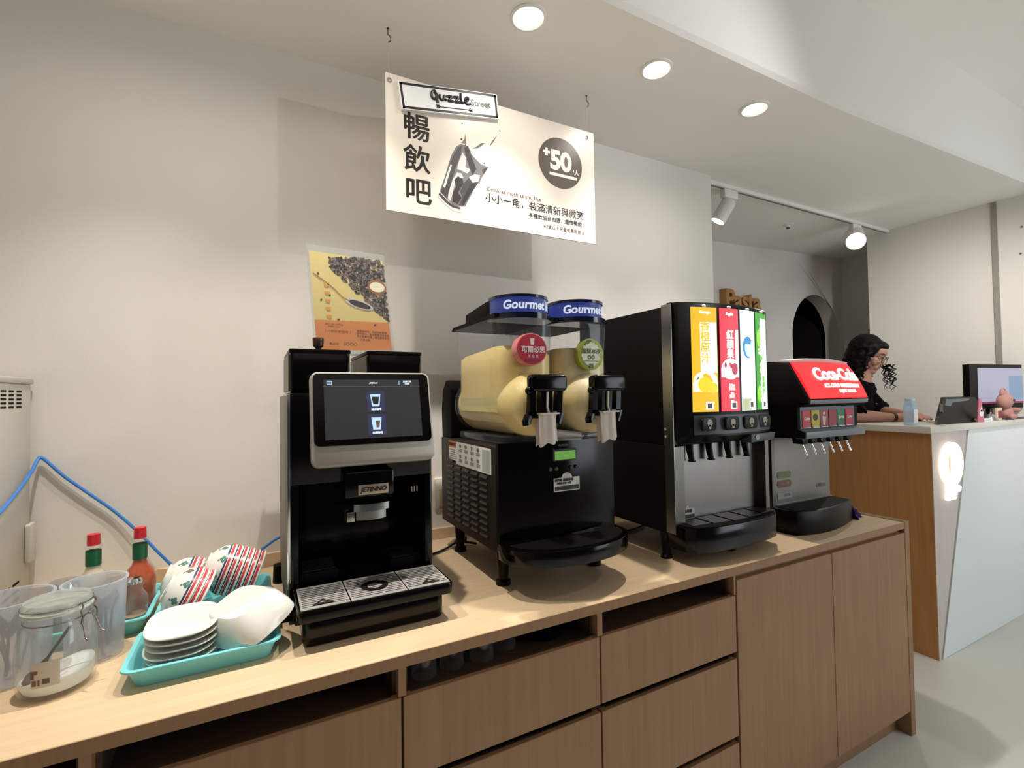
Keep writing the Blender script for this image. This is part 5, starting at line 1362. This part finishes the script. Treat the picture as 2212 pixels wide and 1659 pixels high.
m = MB(mat('packet_yellow', (232, 190, 74), .5, var=.15, scale=40)).loft([[(a.x, Y0+d, ZT+.001), (b_.x, Y0+d, ZT+.001), (b_.x, Y0+d*.4, b_.z+.06), (a.x, Y0+d*.4, b_.z+.055)] for d in (-.012, .02)]); m.build('packet_body', c)
m = MB(INK); p = gp(1643, 1062, Y0-.013); m.prism(ell(p.x-.004, p.z-.01, .02, .03, 14), 'xz', Y0-.016, Y0-.0125); m.use(mat('packet_peach', (236, 180, 130), .5)).prism(ell(p.x+.03, p.z-.05, .03, .025, 14), 'xz', Y0-.0155, Y0-.0122); m.build('packet_print', c)
c = empty('orange_box', (2.0, 1.70, ZT), 'orange carton standing behind the gap between the dispensers', 'box')
a, b_ = gp(1618, 1000, 1.70), gp(1675, 965, 1.70)
MB(BLACKM).box(a.x, b_.x, 1.695, 1.735, ZT+.0006, a.z-.001, .002).build('carton_base', c)
MB(mat('carton_orange', (214, 118, 36), .5, var=.06)).box(a.x, b_.x, 1.695, 1.735, a.z, b_.z+.005, .002).build('carton_top', c)
CORD = mat('black_cord', (26, 22, 20), .5)
pts = [(.41, 1.60, .852), (.46, 1.575, .8505), (.52, 1.572, .8505), (.575, 1.60, .852), (.62, 1.625, .858), (.66, 1.615, .856), (.69, 1.60, .8505)]
tag(MB(CORD).tube(cr(pts, 6), .0042, 8).tube(cr([(.62, 1.625, .858), (.64, 1.63, .866), (.66, 1.622, .866)], 4), .010, 8).build('power_cord'), 'black power cord trailing from the coffee machine to the slush machine', 'cord')
pts = [(1.0, 1.50, .8505), (1.10, 1.46, .8505), (1.22, 1.45, .8505), (1.33, 1.47, .8505), (1.42, 1.52, .8505)]
tag(MB(CORD).tube(cr(pts, 6), .0042, 8).build('power_cord'), 'black power cord under the juice dispenser', 'cord')
# ------------------------------------------------------------------ the person behind the reception counter
SKIN = mat('skin', (172, 126, 104), .55, var=.04, scale=25, sss=.1)
HAIR = mat('dark_curly_hair', (9, 5, 6), .55, var=.4, scale=90, bump=.3, bscale=160, spec=.15)
SHIRT = mat('black_shirt', (10, 7, 8), .9, var=.2, scale=50, bump=.3, spec=.1)
TROUS = mat('dark_trousers', (26, 26, 32), .85, var=.15, scale=50)
def remesh(mb, name, parent, voxel, smooth=6):
    o = mb.build('tmp_body')
    md = o.modifiers.new('r', 'REMESH'); md.mode = 'VOXEL'; md.voxel_size = voxel
    ms = o.modifiers.new('s', 'SMOOTH'); ms.iterations = smooth; ms.factor = .5
    dg = bpy.context.evaluated_depsgraph_get(); dg.update()
    me = bpy.data.meshes.new_from_object(o.evaluated_get(dg)); me.name = name
    mats_ = list(o.data.materials); bpy.data.objects.remove(o)
    me.materials.clear()
    for q in mats_: me.materials.append(q)
    og = origin_of(parent)
    for v in me.vertices: v.co -= og
    for p in me.polygons: p.use_smooth = True; p.material_index = 0
    r = bpy.data.objects.new(name, me); COL.objects.link(r); r.parent = parent
    return r
BP = V((3.49, 1.865, 0)); Fw = V((.233, -.973, 0)); Lf = V((.973, .233, 0)); UPZ = V((0, 0, 1))
def bp(l, f, z): return BP+Lf*l+Fw*f+UPZ*z
def limb(m, pts, rs, n=14):
    m.tube(pts, rs, n)
    for p, r in zip(pts, rs): m.sph(p, r*1.0, 14)
    return m
person = empty('person', BP, 'person in a black shirt with dark curly hair and glasses leaning over the reception counter', 'person')
pel, wai, che, nck = bp(0, .02, .95), bp(0, .0, 1.10), bp(0, .06, 1.28), bp(0, .115, 1.425)
hc = bp(0, .165, 1.612)
sR, sL = bp(-.165, .10, 1.385), bp(.165, .07, 1.385)
eR, wR = V((3.155, 1.615, 1.226)), V((3.395, 1.508, 1.213))
eL, wL = bp(.235, .165, 1.235), V((3.60, 1.515, 1.215))
hips = [bp(-.085, .0, .90), bp(.085, .0, .90)]; kn = [bp(-.09, .03, .49), bp(.095, .02, .49)]; an = [bp(-.09, -.01, .09), bp(.10, -.01, .09)]
def torso(m, g):
    rg = []
    for c_, a, b_, z in ((pel, .160, .108, -.06), (pel, .165, .112, 0), (wai, .132, .095, 0), (che, .158, .112, -.03), (che, .165, .105, .04), (nck, .135, .075, -.04), (nck, .07, .058, .0)):
        rg.append([c_+UPZ*z+Lf*((a+g)*cos(2*pi*k/28))+Fw*((b_+g)*sin(2*pi*k/28)) for k in range(28)])
    return m.loft(rg)
tiltm = (Quaternion(Lf, rad(24))).to_matrix()      # head bowed towards the counter
def hp(l, f, u): return hc + tiltm @ (Lf*l+Fw*f+UPZ*u)
HM = (Matrix((Lf, Fw, UPZ)).transposed()).to_4x4()
HM = tiltm.to_4x4() @ HM
def hs(m, l, f, u, r, n=20): return m.sph(hp(l, f, u), r, n, M=None) if isinstance(r, float) else m._take_sph(hp(l, f, u), r, n)
def _ts(self, c_, r, n):
    t = bmesh.new(); bmesh.ops.create_uvsphere(t, u_segments=n, v_segments=n*2//3, radius=1)
    for v in t.verts: v.co = V((v.co.x*r[0], v.co.y*r[1], v.co.z*r[2]))
    return self._take(t, Matrix.Translation(c_) @ HM)
MB._take_sph = _ts
def hand(m, w, d, side):
    """palm and five bent fingers from wrist w, pointing along d, palm down; side = thumb side"""
    d = d.normalized(); sd = UPZ.cross(d).normalized()*side
    pc = w+d*.045
    m.tube([w, w+d*.025, w+d*.06, w+d*.082], [.024, .027, .030, .026], 12)
    for k, (off, ln, r) in enumerate(((.030, .066, .0085), (.010, .074, .0088), (-.010, .069, .0085), (-.028, .055, .0078))):
        b0_ = w+d*.080+sd*off
        dd = (d+sd*(off*2.2)).normalized()
        m.tube([b0_-d*.02, b0_+dd*ln*.35+UPZ*.006, b0_+dd*ln*.7+UPZ*.001, b0_+dd*ln-UPZ*.009], [r*1.1, r*1.05, r*.95, r*.75], 10)
        m.sph(b0_+dd*ln-UPZ*.009, r*.75, 8)
    t0 = w+d*.022+sd*.022
    m.tube([t0, t0+sd*.022+d*.022-UPZ*.003, t0+sd*.032+d*.048-UPZ*.007], [.012, .0105, .0085], 10); m.sph(t0+sd*.032+d*.048-UPZ*.007, .0085, 8)
m = MB(SKIN)
torso(m, -.012)
limb(m, [nck-UPZ*.02, nck+(hc-nck)*.35, nck+(hc-nck)*.62], [.058, .050, .050])
m._take_sph(hp(0, -.012, .018), (.072, .092, .098), 26); m._take_sph(hp(0, .022, -.045), (.056, .062, .068), 22); m._take_sph(hp(0, .060, -.092), (.030, .024, .022), 14)
m._take_sph(hp(0, .055, .035), (.058, .036, .05), 18)
m.tube([hp(0, .078, .016), hp(0, .090, -.012), hp(0, .099, -.030)], [.007, .0085, .0095], 10); m.sph(hp(0, .099, -.031), .0098, 10)
for s in (-1, 1):
    m._take_sph(hp(s*.010, .089, -.035), (.0075, .008, .006), 10)
    m._take_sph(hp(s*.071, -.012, -.012), (.010, .019, .030), 12)
    m._take_sph(hp(s*.033, .056, -.032), (.026, .022, .030), 14)
m._take_sph(hp(0, .066, -.064), (.034, .023, .024), 14)
limb(m, [sR, (sR+eR)/2, eR], [.048, .040, .035]); limb(m, [eR, eR.lerp(wR, .35), wR], [.036, .037, .024])
limb(m, [sL, (sL+eL)/2, eL], [.048, .040, .035]); limb(m, [eL, eL.lerp(wL, .35), wL], [.036, .037, .024])
hand(m, wR, wR-eR, 1); hand(m, wL, wL-eL, -1)
for k in (0, 1):
    limb(m, [hips[k], (hips[k]+kn[k])/2, kn[k], kn[k].lerp(an[k], .35), an[k]], [.080, .068, .050, .047, .034])
    m.tube([an[k]-Fw*.03-UPZ*.05, an[k]+Fw*.05-UPZ*.055, an[k]+Fw*.13-UPZ*.065], [.036, .036, .024], 12)
body = remesh(m, 'body', person, .0050, 9)
# shirt with rolled sleeves, collar and buttons
m = MB(SHIRT); torso(m, .012)
limb(m, [sR, (sR+eR)/2, sR.lerp(eR, .86)], [.066, .062, .060]); limb(m, [sL, (sL+eL)/2, sL.lerp(eL, .9)], [.066, .064, .062])
limb(m, [nck-UPZ*.045-Lf*.05, sR], [.055, .064]); limb(m, [nck-UPZ*.045+Lf*.05, sL], [.055, .064])
shirt = remesh(m, 'shirt', person, .007, 5)
m = MB(SHIRT)
for s in (-1, 1):
    m.loft([[nck+Lf*(s*a)+Fw*b_+UPZ*z for a, b_, z in ((.0, -.07, .03), (.06, -.02, .03), (.062, .04, .005), (.018, .088, -.045), (.05, .088, -.075), (.085, .04, -.02), (.08, -.03, -.005), (.0, -.085, .0))]], True, False) if False else None
    t0, t1 = sR.lerp(eR, .80) if s < 0 else sL.lerp(eL, .84), sR.lerp(eR, .95) if s < 0 else sL.lerp(eL, .98)
    MB(SHIRT).tube([t0, t1], [.067, .069], 20).build('sleeve_cuff', shirt)
pts = [nck+Lf*(.064*cos(a))+Fw*(.062*sin(a)+.004)+UPZ*(.012-.03*max(0, sin(a))) for a in [rad(t) for t in range(118, 425, 18)]]
MB(SHIRT).tube(pts, .017, 10).build('collar', shirt)
for z in (1.355, 1.29, 1.225): MB(mat('shirt_button', (96, 90, 88), .4)).sph(bp(0, .198+(.0 if z < 1.33 else -.02), z), .006, 8).build('button', shirt)
# trousers and shoes
m = MB(TROUS)
for k in (0, 1): limb(m, [hips[k]+UPZ*.02, (hips[k]+kn[k])/2, kn[k], an[k]+UPZ*.01], [.096, .082, .064, .054])
m.sph(pel-UPZ*.03, (.165, .12, .10), 20)
remesh(m, 'trousers', person, .009, 4)
for k in (0, 1):
    p = an[k]
    m = MB(BLACKM); m.tube([p-Fw*.06-UPZ*.052, p+Fw*.02-UPZ*.046, p+Fw*.10-UPZ*.058, p+Fw*.165-UPZ*.065], [.034, .040, .036, .022], 16)
    m.build('shoe', person)
# hair: full cap and long loose curls
rnd = random.Random(4)
m = MB(HAIR)
m._take_sph(hp(0, -.030, .030), (.088, .098, .100), 26); m._take_sph(hp(0, -.055, -.02), (.088, .072, .10), 20)
m._take_sph(hp(.0, .036, .074), (.066, .05, .032), 16)
for s in (-1, 1):
    m._take_sph(hp(s*.064, .010, .045), (.022, .048, .045), 14); m._take_sph(hp(s*.074, -.020, -.045), (.026, .042, .085), 14)
def curl(m, p0, d, ln, R_, tw, r0, n=26):
    p0 = V(p0); d = V(d).normalized(); a = d.orthogonal().normalized(); b_ = d.cross(a); ph = rnd.random()*6.28
    m.tube([p0+d*(ln*k/n)+a*(R_*cos(ph+tw*k/n*6.28))+b_*(R_*sin(ph+tw*k/n*6.28)) for k in range(n+1)], [r0*(1-.5*k/n) for k in range(n+1)], 7)
for k in range(70):
    a = rad(rnd.uniform(146, 394)); u = rnd.uniform(-.06, .07)
    q = hp(.088*cos(a), -.03+.085*sin(a), u)
    curl(m, q, V((0, 0, -1))+Lf*.12*cos(a)-Fw*.15, rnd.uniform(.08, .19), .009, rnd.uniform(2, 4), .007)
for k in range(46):
    a = rad(rnd.uniform(120, 420)); q = hp(.083*cos(a), -.03+.088*sin(a), rnd.uniform(-.05, .06))
    m.sph(q, rnd.uniform(.010, .018), 8)
hair = remesh(m, 'hair', person, .0055, 2)
m = MB(HAIR)
for k in range(12):     # curls hanging in front, past the far cheek
    q = hp(.080, .045+.02*rnd.random(), -.045-.02*rnd.random())+Fw*(.03+.004*k)
    curl(m, q, V((0, 0, -1))+Fw*(.05+.20*rnd.random()), rnd.uniform(.10, .17), rnd.uniform(.006, .012), rnd.uniform(2, 4), .0032, 64)
m.build('hair_curls', hair); m = MB(HAIR)
for k in range(18):
    q = hp(-.085, -.02-.07*rnd.random(), -.05); curl(m, q, V((0, 0, -1))-Fw*.1-Lf*.1*rnd.random(), rnd.uniform(.10, .17), .009, 3.2, .004, 50)
m.build('hair_curls', hair)
# face details
EW = mat('eye_white', (214, 208, 202), .3); IR = mat('eye_brown', (44, 28, 22), .3); LIP = mat('lip', (150, 84, 82), .45); BROW = HAIR
for s in (-1, 1):
    e = MB(EW)._take_sph(hp(s*.031, .0700, .003), (.012, .009, .0062), 12).build('eye', person)
    MB(IR)._take_sph(hp(s*.031, .0775, .001), (.0052, .003, .0052), 10).build('iris', e)
    MB(BROW).tube([hp(s*.018, .087, .026), hp(s*.034, .084, .031), hp(s*.050, .070, .026)], .0026, 7).build('eyebrow', person)
MB(LIP)._take_sph(hp(0, .0855, -.060), (.020, .0045, .0035), 12)._take_sph(hp(0, .0845, -.067), (.017, .0048, .004), 12).build('lips', person)
FRM = mat('glasses_frame', (40, 30, 28), .3)
m = MB(FRM)
for s in (-1, 1):
    rr = [hp(s*(.035+a_), .101-.006*abs(a_)/.027, -.004+b_) for a_, b_ in superell(.029, .022, 3, 24)]; rr.append(rr[0])
    m.tube(rr, .0022, 7)
    m.tube([hp(s*.063, .095, .008), hp(s*.075, .05, .006), hp(s*.078, -.02, .002)], .0020, 6)
m.tube([hp(-.007, .101, .004), hp(0, .104, .007), hp(.007, .101, .004)], .0022, 6)
gl = m.build('glasses', person)
for s in (-1, 1): MB(ACRY).poly([hp(s*(.035+.027*cos(2*pi*k/16)), .100, -.004+.020*sin(2*pi*k/16)) for k in range(16)]).build('lens', gl)
dW = (wR-eR).normalized()
MB(mat('watch_strap', (34, 24, 22), .5)).tube([wR-dW*.022, wR-dW*.004], [.0285, .0275], 18).build('watch', person)
